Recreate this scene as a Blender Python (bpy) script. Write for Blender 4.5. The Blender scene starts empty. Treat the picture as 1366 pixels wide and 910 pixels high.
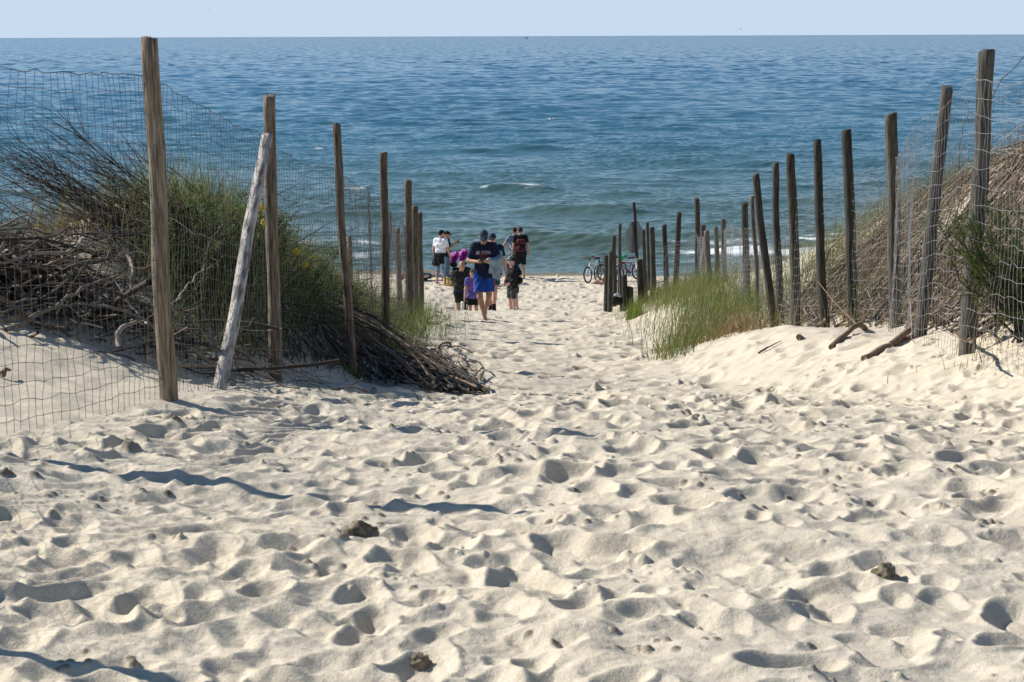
import bpy, math
import numpy as np
from mathutils import Vector, Matrix

rng = np.random.default_rng(7)
SC = bpy.context.scene
COL = SC.collection
rad = math.radians

# ------------------------------------------------------------------ camera, world, sun, exposure
F_PX, HOR = 2656.0, 48.0                       # focal length in photo pixels (1366 wide), horizon row
PITCH = math.atan((455 - HOR) / F_PX)
ROLL = rad(0.2)
_F = np.array([0, math.cos(PITCH), -math.sin(PITCH)])
_U0 = np.array([0, math.sin(PITCH), math.cos(PITCH)])
_R0 = np.array([1.0, 0, 0])
_R = _R0 * math.cos(ROLL) - _U0 * math.sin(ROLL)
_U = _U0 * math.cos(ROLL) + _R0 * math.sin(ROLL)

cam_d = bpy.data.cameras.new('camera')
cam = bpy.data.objects.new('camera', cam_d)
COL.objects.link(cam)
cam_d.sensor_width = 36.0
cam_d.lens = 36.0 * F_PX / 1366.0
cam_d.clip_start = 0.1
cam_d.clip_end = 90000.0
cam.matrix_world = Matrix(((_R[0], _U[0], -_F[0], 0), (_R[1], _U[1], -_F[1], 0), (_R[2], _U[2], -_F[2], 0), (0, 0, 0, 1)))
cam_d.dof.use_dof = True
cam_d.dof.focus_distance = 38.0
cam_d.dof.aperture_fstop = 18.0
SC.camera = cam

SUN_EL, SUN_AZ = rad(35.5), rad(25)              # sun to the left, a little beyond the scene
S_VEC = Vector((-math.cos(SUN_EL) * math.cos(SUN_AZ), math.cos(SUN_EL) * math.sin(SUN_AZ), math.sin(SUN_EL)))
W = bpy.data.worlds.new('World')
SC.world = W
W.use_nodes = True
nt = W.node_tree
nt.nodes.clear()
wo = nt.nodes.new('ShaderNodeOutputWorld')
bg = nt.nodes.new('ShaderNodeBackground')
sky = nt.nodes.new('ShaderNodeTexSky')
sky.sky_type = 'NISHITA'
sky.sun_disc = False
sky.sun_elevation = SUN_EL
sky.sun_rotation = math.atan2(S_VEC.x, S_VEC.y)
sky.altitude = 0.0
sky.air_density = 1.0
sky.dust_density = 0.0
sky.ozone_density = 2.5
bg.inputs['Strength'].default_value = 0.075
# the clear sky pales to a soft blue in the last degrees above the sea
tcw = nt.nodes.new('ShaderNodeTexCoord')
sepw = nt.nodes.new('ShaderNodeSeparateXYZ')
nt.links.new(tcw.outputs['Generated'], sepw.inputs[0])
mrw = nt.nodes.new('ShaderNodeMapRange')
mrw.interpolation_type = 'SMOOTHSTEP'
mrw.inputs['From Min'].default_value = 0.0
mrw.inputs['From Max'].default_value = 0.24
nt.links.new(sepw.outputs['Z'], mrw.inputs['Value'])
mxw = nt.nodes.new('ShaderNodeMix')
mxw.data_type = 'RGBA'
mxw.inputs['A'].default_value = (5.50, 6.66, 8.16, 1)
nt.links.new(mrw.outputs[0], mxw.inputs['Factor'])
tnw = nt.nodes.new('ShaderNodeMix')
tnw.data_type = 'RGBA'
tnw.blend_type = 'MULTIPLY'
tnw.inputs['Factor'].default_value = 1.0
tnw.inputs['B'].default_value = (0.88, 1.04, 1.14, 1)
nt.links.new(sky.outputs[0], tnw.inputs['A'])
nt.links.new(tnw.outputs['Result'], mxw.inputs['B'])
nt.links.new(mxw.outputs['Result'], bg.inputs[0])
nt.links.new(bg.outputs[0], wo.inputs[0])

sun_d = bpy.data.lights.new('sun', 'SUN')
sun = bpy.data.objects.new('sun', sun_d)
COL.objects.link(sun)
sun_d.energy = 5.0
sun_d.angle = rad(0.5)
sun_d.color = (1.0, 0.965, 0.905)
sun.rotation_euler = S_VEC.to_track_quat('Z', 'Y').to_euler()

SC.view_settings.view_transform = 'Standard'
SC.view_settings.look = 'None'
SC.view_settings.exposure = 0.50
SC.view_settings.gamma = 1.0
SC.view_settings.use_curve_mapping = False


def at(px, py, d):
    """world point on the sight line of photo pixel (px, py) at depth y = d"""
    D = _F + _R * ((px - 683.0) / F_PX) + _U * ((455.0 - py) / F_PX)
    return D * (d / D[1])


# ------------------------------------------------------------------ helpers
def mk(name, V, faces, mat=None, parent=None, smooth=True, col=None, attr=None, mats=None, midx=None):
    """one mesh object from a vertex array and a list of (m,k) face arrays"""
    V = np.asarray(V, np.float32)
    faces = [np.asarray(f, np.int32) for f in faces if len(f)]
    me = bpy.data.meshes.new(name)
    me.vertices.add(len(V))
    me.vertices.foreach_set('co', V.ravel())
    li = np.concatenate([f.ravel() for f in faces])
    tot = np.concatenate([np.full(len(f), f.shape[1], np.int32) for f in faces])
    st = np.concatenate([[0], np.cumsum(tot)[:-1]]).astype(np.int32)
    me.loops.add(len(li))
    me.loops.foreach_set('vertex_index', li)
    me.polygons.add(len(tot))
    me.polygons.foreach_set('loop_start', st)
    me.polygons.foreach_set('use_smooth', np.full(len(tot), smooth, bool))
    for m in (mats or ([mat] if mat else [])):
        me.materials.append(m)
    if midx is not None:
        me.polygons.foreach_set('material_index', np.asarray(midx, np.int32))
    me.update(calc_edges=True)
    if col is not None:
        a = me.color_attributes.new('tint', 'FLOAT_COLOR', 'POINT')
        c = np.ones((len(V), 4), np.float32)
        c[:, :3] = col
        a.data.foreach_set('color', c.ravel())
    for k, v in (attr or {}).items():
        a = me.attributes.new(k, 'FLOAT', 'POINT')
        a.data.foreach_set('value', np.asarray(v, np.float32))
    ob = bpy.data.objects.new(name, me)
    COL.objects.link(ob)
    if parent is not None:
        ob.parent = parent
    return ob


def tag(o, label=None, cat=None, group=None, kind=None):
    if label: o['label'] = label
    if cat: o['category'] = cat
    if group: o['group'] = group
    if kind: o['kind'] = kind
    return o


def empty(name, loc, rz=0.0, parent=None):
    o = bpy.data.objects.new(name, None)
    o.empty_display_size = 0.1
    COL.objects.link(o)
    o.location = loc
    o.rotation_euler = (0, 0, rz)
    if parent is not None: o.parent = parent
    return o


class MB:
    """collects pieces of one mesh"""
    def __init__(s): s.V, s.F, s.C, s.n = [], {}, [], 0

    def add(s, V, *faces, col=None):
        V = np.asarray(V, float).reshape(-1, 3)
        for f in faces:
            f = np.asarray(f, int)
            if len(f): s.F.setdefault(f.shape[1], []).append(f + s.n)
        s.V.append(V); s.n += len(V)
        s.C.append(np.broadcast_to(np.asarray(col if col is not None else (1, 1, 1), float), (len(V), 3)))
        return s

    def tube(s, P, r, sides=8, cap=True, col=None):
        P = np.asarray(P, float)
        V, Q = tubes(P[None], np.broadcast_to(np.asarray(r, float), (1, len(P))), sides)
        if cap:
            k = len(P)
            s.add(V, Q, [np.arange(sides)[::-1], (k - 1) * sides + np.arange(sides)], col=col)
        else: s.add(V, Q, col=col)
        return s

    def box(s, c, size, rot=None, col=None):
        b = np.array([[x, y, z] for x in (-.5, .5) for y in (-.5, .5) for z in (-.5, .5)]) * np.asarray(size)
        if rot is not None: b = b @ np.asarray(rot).T
        s.add(b + np.asarray(c), [[0, 1, 3, 2], [4, 6, 7, 5], [0, 4, 5, 1], [2, 3, 7, 6], [0, 2, 6, 4], [1, 5, 7, 3]], col=col)
        return s

    def torus(s, c, R, r, axis='y', n=36, m=8, col=None):
        a = np.linspace(0, 2 * np.pi, n, endpoint=False)[:, None]
        b = np.linspace(0, 2 * np.pi, m, endpoint=False)[None]
        x = (R + r * np.cos(b)) * np.cos(a); z = (R + r * np.cos(b)) * np.sin(a); y = r * np.sin(b) + 0 * a
        V = np.stack([x, y, z], -1).reshape(-1, 3)
        i, j = np.meshgrid(np.arange(n), np.arange(m), indexing='ij')
        q = lambda i, j: (i % n) * m + (j % m)
        s.add(V + np.asarray(c), np.stack([q(i, j), q(i, j + 1), q(i + 1, j + 1), q(i + 1, j)], -1).reshape(-1, 4), col=col)
        return s

    def ellipsoid(s, c, r, n=16, m=10, rot=None, col=None):
        a = np.linspace(0, 2 * np.pi, n, endpoint=False)[None]
        b = np.linspace(0.02, np.pi - 0.02, m)[:, None]
        V = np.stack([np.sin(b) * np.cos(a), np.sin(b) * np.sin(a), np.cos(b) + 0 * a], -1).reshape(-1, 3) * np.asarray(r)
        if rot is not None: V = V @ np.asarray(rot).T
        i, j = np.meshgrid(np.arange(m - 1), np.arange(n), indexing='ij')
        q = np.stack([i * n + j, (i + 1) * n + j, (i + 1) * n + (j + 1) % n, i * n + (j + 1) % n], -1).reshape(-1, 4)
        s.add(V + np.asarray(c), q, [np.arange(n), (m - 1) * n + np.arange(n)[::-1]], col=col)
        return s

    def build(s, name, mat=None, parent=None, smooth=True, **kw):
        return mk(name, np.concatenate(s.V), [np.concatenate(f) for f in s.F.values()], mat, parent, smooth,
                  col=np.concatenate(s.C), **kw)


def tubes(P, Rd, sides=6):
    """P (n,k,3) centre lines, Rd (n,k) radii -> verts, quads"""
    n, k, _ = P.shape
    T = np.gradient(P, axis=1)
    T /= np.linalg.norm(T, axis=2, keepdims=True) + 1e-9
    mean = P[:, -1] - P[:, 0]
    mean /= np.linalg.norm(mean, axis=1, keepdims=True) + 1e-9
    ref = np.where(np.abs(mean[:, 2:3]) > 0.8, np.array([[1.0, 0, 0]]), np.array([[0, 0, 1.0]]))[:, None, :]
    A = np.cross(T, np.broadcast_to(ref, T.shape)); A /= np.linalg.norm(A, axis=2, keepdims=True) + 1e-9
    B = np.cross(T, A)
    th = np.linspace(0, 2 * np.pi, sides, endpoint=False)
    V = P[:, :, None, :] + Rd[:, :, None, None] * (A[:, :, None, :] * np.cos(th)[:, None] + B[:, :, None, :] * np.sin(th)[:, None])
    base = (np.arange(n) * k * sides)[:, None, None] + (np.arange(k - 1) * sides)[None, :, None]
    j = np.arange(sides)[None, None]; j2 = (np.arange(sides) + 1) % sides
    q = np.stack([base + j, base + sides + j, base + sides + j2, base + j2 + 0 * j], -1)
    return V.reshape(-1, 3), q.reshape(-1, 4)


def _hash(i, j, seed):
    h = (i.astype(np.int64) * 374761393 + j.astype(np.int64) * 668265263 + seed * 974711) & 0xffffffff
    h = ((h ^ (h >> 13)) * 1274126177) & 0xffffffff
    h ^= h >> 16
    return (h & 0xffff) / 65535.0


def vnoise(x, y, seed=0):
    """smooth value noise in -1..1"""
    x = np.asarray(x, float); y = np.asarray(y, float)
    i = np.floor(x); j = np.floor(y)
    u = x - i; v = y - j
    u = u * u * u * (u * (u * 6 - 15) + 10); v = v * v * v * (v * (v * 6 - 15) + 10)
    i = i.astype(np.int64); j = j.astype(np.int64)
    a = _hash(i, j, seed); b = _hash(i + 1, j, seed); c = _hash(i, j + 1, seed); d = _hash(i + 1, j + 1, seed)
    return 2 * ((a * (1 - u) + b * u) * (1 - v) + (c * (1 - u) + d * u) * v) - 1


def fbm(x, y, seed=0, oct=4, gain=0.5):
    s, a, f = 0.0, 1.0, 1.0
    for o in range(oct):
        s = s + a * vnoise(x * f + 17.3 * o, y * f - 9.1 * o, seed + o * 31)
        a *= gain; f *= 2.03
    return s


def sstep(t):
    t = np.clip(t, 0, 1)
    return t * t * (3 - 2 * t)


# ------------------------------------------------------------------ materials
def nodes_of(name):
    m = bpy.data.materials.new(name)
    m.use_nodes = True
    t = m.node_tree
    b = t.nodes['Principled BSDF']
    return m, t, b


def N(t, kind, **kw):
    n = t.nodes.new(kind)
    for k, v in kw.items(): setattr(n, k, v)
    return n


def noise_mat(name, c1, c2, scale=8.0, rough=0.8, stretch=(1, 1, 1), bump=0.0, bscale=40.0, detail=4.0, spec=0.3, tint=False, lo=0.35, hi=0.65, sheen=0.0):
    """two colours mixed by stretched noise in object space, with a noise bump"""
    m, t, b = nodes_of(name)
    tc = N(t, 'ShaderNodeTexCoord')
    mp = N(t, 'ShaderNodeMapping'); mp.inputs['Scale'].default_value = stretch
    t.links.new(tc.outputs['Object'], mp.inputs['Vector'])
    nz = N(t, 'ShaderNodeTexNoise'); nz.inputs['Scale'].default_value = scale; nz.inputs['Detail'].default_value = detail
    t.links.new(mp.outputs[0], nz.inputs['Vector'])
    cr = N(t, 'ShaderNodeValToRGB')
    cr.color_ramp.elements[0].position = lo; cr.color_ramp.elements[0].color = (*c1, 1)
    cr.color_ramp.elements[1].position = hi; cr.color_ramp.elements[1].color = (*c2, 1)
    t.links.new(nz.outputs['Fac'], cr.inputs[0])
    out = cr.outputs[0]
    if tint:
        at_ = N(t, 'ShaderNodeAttribute'); at_.attribute_name = 'tint'
        mx = N(t, 'ShaderNodeMix', data_type='RGBA', blend_type='MULTIPLY'); mx.inputs['Factor'].default_value = 1.0
        t.links.new(out, mx.inputs['A']); t.links.new(at_.outputs['Color'], mx.inputs['B'])
        out = mx.outputs['Result']
    t.links.new(out, b.inputs['Base Color'])
    b.inputs['Roughness'].default_value = rough
    b.inputs['Specular IOR Level'].default_value = spec
    if bump:
        n2 = N(t, 'ShaderNodeTexNoise'); n2.inputs['Scale'].default_value = bscale; n2.inputs['Detail'].default_value = 3.0
        t.links.new(mp.outputs[0], n2.inputs['Vector'])
        bp = N(t, 'ShaderNodeBump'); bp.inputs['Strength'].default_value = 1.0; bp.inputs['Distance'].default_value = bump
        t.links.new(n2.outputs['Fac'], bp.inputs['Height']); t.links.new(bp.outputs[0], b.inputs['Normal'])
    return m


def leaf_mat(name, transl=0.3, rough=0.55):
    m, t, b = nodes_of(name)
    a = N(t, 'ShaderNodeAttribute'); a.attribute_name = 'tint'
    t.links.new(a.outputs['Color'], b.inputs['Base Color'])
    b.inputs['Roughness'].default_value = rough
    b.inputs['Specular IOR Level'].default_value = 0.25
    tr = N(t, 'ShaderNodeBsdfTranslucent')
    t.links.new(a.outputs['Color'], tr.inputs['Color'])
    mx = N(t, 'ShaderNodeMixShader'); mx.inputs[0].default_value = transl
    t.links.new(b.outputs[0], mx.inputs[1]); t.links.new(tr.outputs[0], mx.inputs[2])
    t.links.new(mx.outputs[0], t.nodes['Material Output'].inputs['Surface'])
    return m


M = {}


def cloth(c, name=None, var=0.25, rough=0.85, scale=14):
    c = np.array(c)
    key = name or 'cloth_%02x%02x%02x' % tuple(int(255 * v) for v in c)
    if key not in M:
        M[key] = noise_mat(key, tuple(c * (1 - var)), tuple(np.minimum(c * (1 + var), 0.95)), scale=scale, rough=rough, bump=0.004, bscale=30, spec=0.15)
    return M[key]


def sand_material():
    m, t, b = nodes_of('dry_sand')
    tc = N(t, 'ShaderNodeTexCoord')
    def noise(scale, det=3.0):
        n = N(t, 'ShaderNodeTexNoise'); n.inputs['Scale'].default_value = scale; n.inputs['Detail'].default_value = det
        t.links.new(tc.outputs['Object'], n.inputs['Vector']); return n
    big = noise(0.55, 4); mid = noise(9.0, 4); grain = noise(260.0, 2)
    cr = N(t, 'ShaderNodeValToRGB')
    cr.color_ramp.elements[0].position = 0.3; cr.color_ramp.elements[0].color = (0.55, 0.487, 0.386, 1)
    cr.color_ramp.elements[1].position = 0.7; cr.color_ramp.elements[1].color = (0.63, 0.545, 0.415, 1)
    t.links.new(big.outputs['Fac'], cr.inputs[0])
    mx = N(t, 'ShaderNodeMix', data_type='RGBA', blend_type='MULTIPLY'); mx.inputs['Factor'].default_value = 1.0
    r2 = N(t, 'ShaderNodeValToRGB')
    r2.color_ramp.elements[0].position = 0.25; r2.color_ramp.elements[0].color = (0.86, 0.85, 0.83, 1)
    r2.color_ramp.elements[1].position = 0.6; r2.color_ramp.elements[1].color = (1, 1, 1, 1)
    t.links.new(mid.outputs['Fac'], r2.inputs[0])
    t.links.new(cr.outputs[0], mx.inputs['A']); t.links.new(r2.outputs[0], mx.inputs['B'])
    m2 = N(t, 'ShaderNodeMix', data_type='RGBA', blend_type='MULTIPLY'); m2.inputs['Factor'].default_value = 1.0
    r3 = N(t, 'ShaderNodeValToRGB')
    r3.color_ramp.elements[0].position = 0.28; r3.color_ramp.elements[0].color = (0.62, 0.58, 0.52, 1)
    r3.color_ramp.elements[1].position = 0.5; r3.color_ramp.elements[1].color = (1, 1, 1, 1)
    t.links.new(grain.outputs['Fac'], r3.inputs[0])
    t.links.new(mx.outputs['Result'], m2.inputs['A']); t.links.new(r3.outputs[0], m2.inputs['B'])
    # wet strip at the water's edge and damp, darker sand where it has been dug up
    wet = N(t, 'ShaderNodeAttribute'); wet.attribute_name = 'wet'
    m3 = N(t, 'ShaderNodeMix', data_type='RGBA'); m3.inputs['B'].default_value = (0.115, 0.096, 0.064, 1)
    t.links.new(wet.outputs['Fac'], m3.inputs['Factor']); t.links.new(m2.outputs['Result'], m3.inputs['A'])
    t.links.new(m3.outputs['Result'], b.inputs['Base Color'])
    b.inputs['Roughness'].default_value = 0.95
    b.inputs['Specular IOR Level'].default_value = 0.1
    n1 = noise(45.0, 4)
    bp = N(t, 'ShaderNodeBump'); bp.inputs['Distance'].default_value = 0.005
    t.links.new(n1.outputs['Fac'], bp.inputs['Height'])
    bp2 = N(t, 'ShaderNodeBump'); bp2.inputs['Distance'].default_value = 0.0025
    t.links.new(grain.outputs['Fac'], bp2.inputs['Height']); t.links.new(bp.outputs[0], bp2.inputs['Normal'])
    t.links.new(bp2.outputs[0], b.inputs['Normal'])
    return m


def sea_material():
    m, t, b = nodes_of('sea_water')
    geo = N(t, 'ShaderNodeNewGeometry')
    sep = N(t, 'ShaderNodeSeparateXYZ'); t.links.new(geo.outputs['Position'], sep.inputs[0])
    mr = N(t, 'ShaderNodeMapRange'); mr.inputs['From Min'].default_value = 72; mr.inputs['From Max'].default_value = 420
    t.links.new(sep.outputs['Y'], mr.inputs['Value'])
    cr = N(t, 'ShaderNodeValToRGB')
    cr.color_ramp.elements[0].position = 0.0; cr.color_ramp.elements[0].color = (0.076, 0.112, 0.080, 1)
    e = cr.color_ramp.elements.new(0.25); e.color = (0.036, 0.114, 0.150, 1)
    cr.color_ramp.elements[2].position = 1.0; cr.color_ramp.elements[2].color = (0.018, 0.096, 0.165, 1)
    t.links.new(mr.outputs[0], cr.inputs[0])
    foam = N(t, 'ShaderNodeAttribute'); foam.attribute_name = 'foam'
    fn = N(t, 'ShaderNodeTexNoise'); fn.inputs['Scale'].default_value = 1.3; fn.inputs['Detail'].default_value = 8; fn.inputs['Roughness'].default_value = 0.68
    t.links.new(geo.outputs['Position'], fn.inputs['Vector'])
    ad = N(t, 'ShaderNodeMath', operation='ADD'); t.links.new(foam.outputs['Fac'], ad.inputs[0]); t.links.new(fn.outputs['Fac'], ad.inputs[1])
    fr = N(t, 'ShaderNodeMapRange'); fr.inputs['From Min'].default_value = 0.97; fr.inputs['From Max'].default_value = 1.42
    t.links.new(ad.outputs[0], fr.inputs['Value'])
    mx = N(t, 'ShaderNodeMix', data_type='RGBA'); mx.inputs['B'].default_value = (0.80, 0.82, 0.82, 1)
    t.links.new(fr.outputs[0], mx.inputs['Factor']); t.links.new(cr.outputs[0], mx.inputs['A'])
    t.links.new(mx.outputs['Result'], b.inputs['Base Color'])
    rr = N(t, 'ShaderNodeMapRange'); rr.inputs['To Min'].default_value = 0.16; rr.inputs['To Max'].default_value = 0.9
    t.links.new(fr.outputs[0], rr.inputs['Value']); t.links.new(rr.outputs[0], b.inputs['Roughness'])
    b.inputs['IOR'].default_value = 1.33
    # small chop
    mp = N(t, 'ShaderNodeMapping'); mp.inputs['Scale'].default_value = (0.55, 1.0, 1.0)
    t.links.new(geo.outputs['Position'], mp.inputs['Vector'])
    n1 = N(t, 'ShaderNodeTexNoise'); n1.inputs['Scale'].default_value = 2.6; n1.inputs['Detail'].default_value = 5; n1.inputs['Roughness'].default_value = 0.6
    t.links.new(mp.outputs[0], n1.inputs['Vector'])
    bp = N(t, 'ShaderNodeBump'); bp.inputs['Distance'].default_value = 0.06; bp.inputs['Strength'].default_value = 0.8
    t.links.new(n1.outputs['Fac'], bp.inputs['Height'])
    # far off the single waves are finer than the mesh: tilt the facets instead
    nv = N(t, 'ShaderNodeTexNoise'); nv.inputs['Scale'].default_value = 0.30; nv.inputs['Detail'].default_value = 4
    t.links.new(mp.outputs[0], nv.inputs['Vector'])
    sub = N(t, 'ShaderNodeVectorMath', operation='SUBTRACT'); sub.inputs[1].default_value = (0.5, 0.5, 0.5)
    t.links.new(nv.outputs['Color'], sub.inputs[0])
    mul = N(t, 'ShaderNodeVectorMath', operation='MULTIPLY'); mul.inputs[1].default_value = (1.7, 2.4, 0.0)
    t.links.new(sub.outputs[0], mul.inputs[0])
    wr = N(t, 'ShaderNodeMapRange'); wr.inputs['From Min'].default_value = 140; wr.inputs['From Max'].default_value = 700
    t.links.new(sep.outputs['Y'], wr.inputs['Value'])
    sc_ = N(t, 'ShaderNodeVectorMath', operation='SCALE'); t.links.new(mul.outputs[0], sc_.inputs[0]); t.links.new(wr.outputs[0], sc_.inputs['Scale'])
    adn = N(t, 'ShaderNodeVectorMath', operation='ADD'); t.links.new(bp.outputs[0], adn.inputs[0]); t.links.new(sc_.outputs[0], adn.inputs[1])
    nrm = N(t, 'ShaderNodeVectorMath', operation='NORMALIZE'); t.links.new(adn.outputs[0], nrm.inputs[0])
    t.links.new(nrm.outputs[0], b.inputs['Normal'])
    return m


M['sand'] = sand_material()
M['sea'] = sea_material()
M['post_brown'] = noise_mat('post_brown', (0.060, 0.044, 0.032), (0.225, 0.178, 0.130), 16, 0.85, (5, 5, 0.40), bump=0.014, bscale=22, detail=8, tint=True)
M['post_grey'] = noise_mat('post_grey', (0.050, 0.046, 0.036), (0.200, 0.183, 0.148), 16, 0.85, (6, 6, 0.35), bump=0.014, bscale=22, detail=8, tint=True)
M['pale_wood'] = noise_mat('pale_wood', (0.13, 0.112, 0.095), (0.43, 0.40, 0.36), 9, 0.8, (4, 4, 0.9), bump=0.014, bscale=18, detail=9, lo=.36, hi=.58, tint=True)
M['log_bark'] = noise_mat('log_bark', (0.09, 0.055, 0.03), (0.30, 0.19, 0.10), 10, 0.85, (3, 3, 0.9), bump=0.008, bscale=18, tint=True)
M['twig'] = noise_mat('twig', (0.6, 0.6, 0.6), (1, 1, 1), 30, 0.85, tint=True)
M['wire'] = noise_mat('rusty_wire', (0.045, 0.040, 0.036), (0.13, 0.115, 0.10), 20, 0.7)
M['wire_grey'] = noise_mat('galvanised_wire', (0.19, 0.19, 0.19), (0.33, 0.33, 0.325), 20, 0.6)
M['leaf'] = leaf_mat('grass_blade', 0.42)
M['metal'] = noise_mat('grey_metal', (0.16, 0.17, 0.18), (0.24, 0.25, 0.26), 6, 0.45)
M['black'] = noise_mat('black_plastic', (0.010, 0.010, 0.011), (0.02, 0.02, 0.022), 6, 0.6)
M['rubber'] = noise_mat('black_rubber', (0.012, 0.012, 0.012), (0.025, 0.024, 0.022), 20, 0.9)
M['steel'] = noise_mat('bright_metal', (0.45, 0.45, 0.46), (0.6, 0.6, 0.6), 6, 0.3)


# ------------------------------------------------------------------ the ground: path between two dunes, beach below
def curve(pts):
    xs = np.array([p[0] for p in pts], float); ys = np.array([p[1] for p in pts], float)
    m = np.gradient(ys, xs)
    def f(x):
        x = np.clip(x, xs[0], xs[-1])
        k = np.clip(np.searchsorted(xs, x) - 1, 0, len(xs) - 2)
        h = xs[k + 1] - xs[k]; t = (x - xs[k]) / h
        return ((2 * t**3 - 3 * t**2 + 1) * ys[k] + (t**3 - 2 * t**2 + t) * h * m[k] + (-2 * t**3 + 3 * t**2) * ys[k + 1] + (t**3 - t**2) * h * m[k + 1])
    return f


SEA_Z = -8.3
zc = curve([(-6, -1.5), (0, -1.55), (3, -1.58), (6, -1.66), (8, -1.78), (10.7, -2.06), (13.65, -2.48), (15.6, -2.77), (19.2, -3.22), (26.7, -4.08),
            (33, -4.76), (37.6, -5.37), (41, -5.68), (44, -6.05), (46.5, -6.45), (49, -7.1), (52, -7.62), (57, -7.84), (64, -8.0), (69.5, -8.27), (76, -8.8), (90, -10)])
fence_l = curve([(-6, -2.2), (5, -2.35), (8.6, -2.5), (10.7, -1.86), (13.65, -1.62), (15.6, -1.25), (19.2, -1.22), (26.7, -1.4), (34, -1.6), (40, -2.0), (60, -2.5)])
dune_l = curve([(-6, 0.3), (6, 0.2), (9, 0.2), (11, 0.30), (12.3, 0.44), (13.6, 0.80), (16, 1.40), (19, 1.35), (22, 1.1), (27, 0.8), (34, 0.55), (40, 0.5), (46, 0.4), (52, 0.05), (60, 0), (90, 0)])
fence_r = curve([(-6, 3.6), (8, 3.5), (13.4, 3.1), (15.1, 3.1), (18.4, 3.5), (20.2, 3.45), (20.8, 3.3), (22, 3.15), (24, 3.0), (28, 3.0), (36, 3.0), (60, 3.0), (90, 3)])
edge_r = curve([(-6, 7), (5, 5), (10, 3.0), (13, 2.1), (18.5, 1.3), (25, 1.5), (36, 2.0), (45, 2.2), (60, 3)])
bank_r = curve([(-6, 0.1), (8, 0.2), (13, 0.36), (20, 0.36), (22, 0.27), (28, 0.36), (36, 0.55), (41, 0.55), (46, 0.5), (52, 0.1), (60, 0), (90, 0)])
dune_r = curve([(-6, 0.5), (8, 0.8), (11, 1.3), (14, 1.7), (18, 2.25), (22, 1.95), (26, 1.5), (30, 1.05), (36, 0.6), (41, 0.4), (46, 0.3), (52, 0), (60, 0), (90, 0)])


def ground(x, y):
    x = np.asarray(x, float); y = np.asarray(y, float)
    z = zc(y)
    fl = fence_l(y)
    z = z + dune_l(y) * sstep((fl + 0.20 - x) / 1.9) * (1 - 0.38 * sstep((-3.1 - x) / 1.3)) + 0.09 * sstep((fl + 1.1 - x) / 1.1)
    er = edge_r(y)
    z = z + bank_r(y) * sstep((x - er) / 1.5) + dune_r(y) * sstep((x - np.maximum(er + 1.0, fence_r(y) - 0.1)) / 2.7)
    off = sstep((70 - y) / 20)
    z = z + off * 0.05 * fbm(x * 0.35, y * 0.25, 5, 3)
    return z


def footprint_map(x0, x1, y0, y1, res, dens, seed, depth=1.0, scale=1.0, fresh=0.42, iters=14):
    """height map of trodden dry sand: overlapping dents with rims, slumped to the angle of repose"""
    g = np.random.default_rng(seed)
    nx, ny = int((x1 - x0) / res), int((y1 - y0) / res)
    X = (x0 + np.arange(nx) * res)[:, None]; Y = (y0 + np.arange(ny) * res)[None]
    h = 0.030 * fbm(X * 1.6, Y * 1.6, seed, 3) + 0.012 * fbm(X * 6 + 3, Y * 6, seed + 9, 3)
    n = int((x1 - x0) * (y1 - y0) * dens)
    cx = g.uniform(x0, x1, n); cy = g.uniform(y0, y1, n)
    ang = np.where(g.random(n) < 0.75, g.normal(math.pi / 2, 0.35, n), g.uniform(0, math.pi, n))

    def stamp(i, crisp):
        a = scale * math.exp(g.normal(-1.95, 0.30)); b = a * g.uniform(0.45, 0.72)
        dp = depth * g.uniform(0.020, 0.062) * min(1.3, a / (0.14 * scale)) * (1.15 if crisp else 1.0)
        R = a * 2.1
        i0, i1 = max(0, int((cx[i] - R - x0) / res)), min(nx, int((cx[i] + R - x0) / res) + 1)
        j0, j1 = max(0, int((cy[i] - R - y0) / res)), min(ny, int((cy[i] + R - y0) / res) + 1)
        if i1 - i0 < 2 or j1 - j0 < 2: return
        dx = X[i0:i1] - cx[i]; dy = Y[:, j0:j1] - cy[i]
        c, s = math.cos(ang[i]), math.sin(ang[i])
        l = dx * c + dy * s; w = -dx * s + dy * c
        wob = 0.12 * np.sin(3 * np.arctan2(w, l) + i)
        r = np.sqrt((l / a) ** 2 + (w / b) ** 2) * (1 + wob)
        m = sstep((1.12 - r) / (0.30 if crisp else 0.7))
        rim = np.exp(-((r - 1.28) / 0.26) ** 2) * (0.6 + 0.5 * np.tanh(-l / a * g.choice([-1, 1])))
        loc = h[i0:i1, j0:j1]
        base = loc.mean()
        tgt = base - dp * (0.75 + 0.35 * l / a + 0.30 * np.cos(2.6 * l / a + 0.5))
        h[i0:i1, j0:j1] = loc * (1 - m) + (tgt + 0.2 * (loc - base)) * m + rim * dp * (0.42 if crisp else 0.30)

    def slump(k, T):
        for _ in range(k):
            for ax, di in ((0, 1.0), (1, 1.0)):
                d = np.diff(h, axis=ax)
                ex = np.sign(d) * np.maximum(np.abs(d) - T * res, 0) * 0.3
                if ax == 0: h[:-1] += ex; h[1:] -= ex
                else: h[:, :-1] += ex; h[:, 1:] -= ex
            for sg in (1, -1):                                      # diagonals
                A_ = h[:-1, :-1] if sg > 0 else h[:-1, 1:]; B_ = h[1:, 1:] if sg > 0 else h[1:, :-1]
                d = B_ - A_
                ex = np.sign(d) * np.maximum(np.abs(d) - T * res * 1.414, 0) * 0.3
                A_ += ex; B_ -= ex

    nf = int(n * fresh)
    for i in range(n - nf): stamp(i, False)
    slump(iters, 0.46)
    for i in range(n - nf, n): stamp(i, True)
    h += 0.0070 * fbm(X * 9 + 5, Y * 9, seed + 50, 4) * (0.6 + 0.6 * vnoise(X * 1.1, Y * 1.1, seed + 51))
    slump(max(3, iters // 2), 0.60)
    return h, X, Y, g, nx, ny


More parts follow.
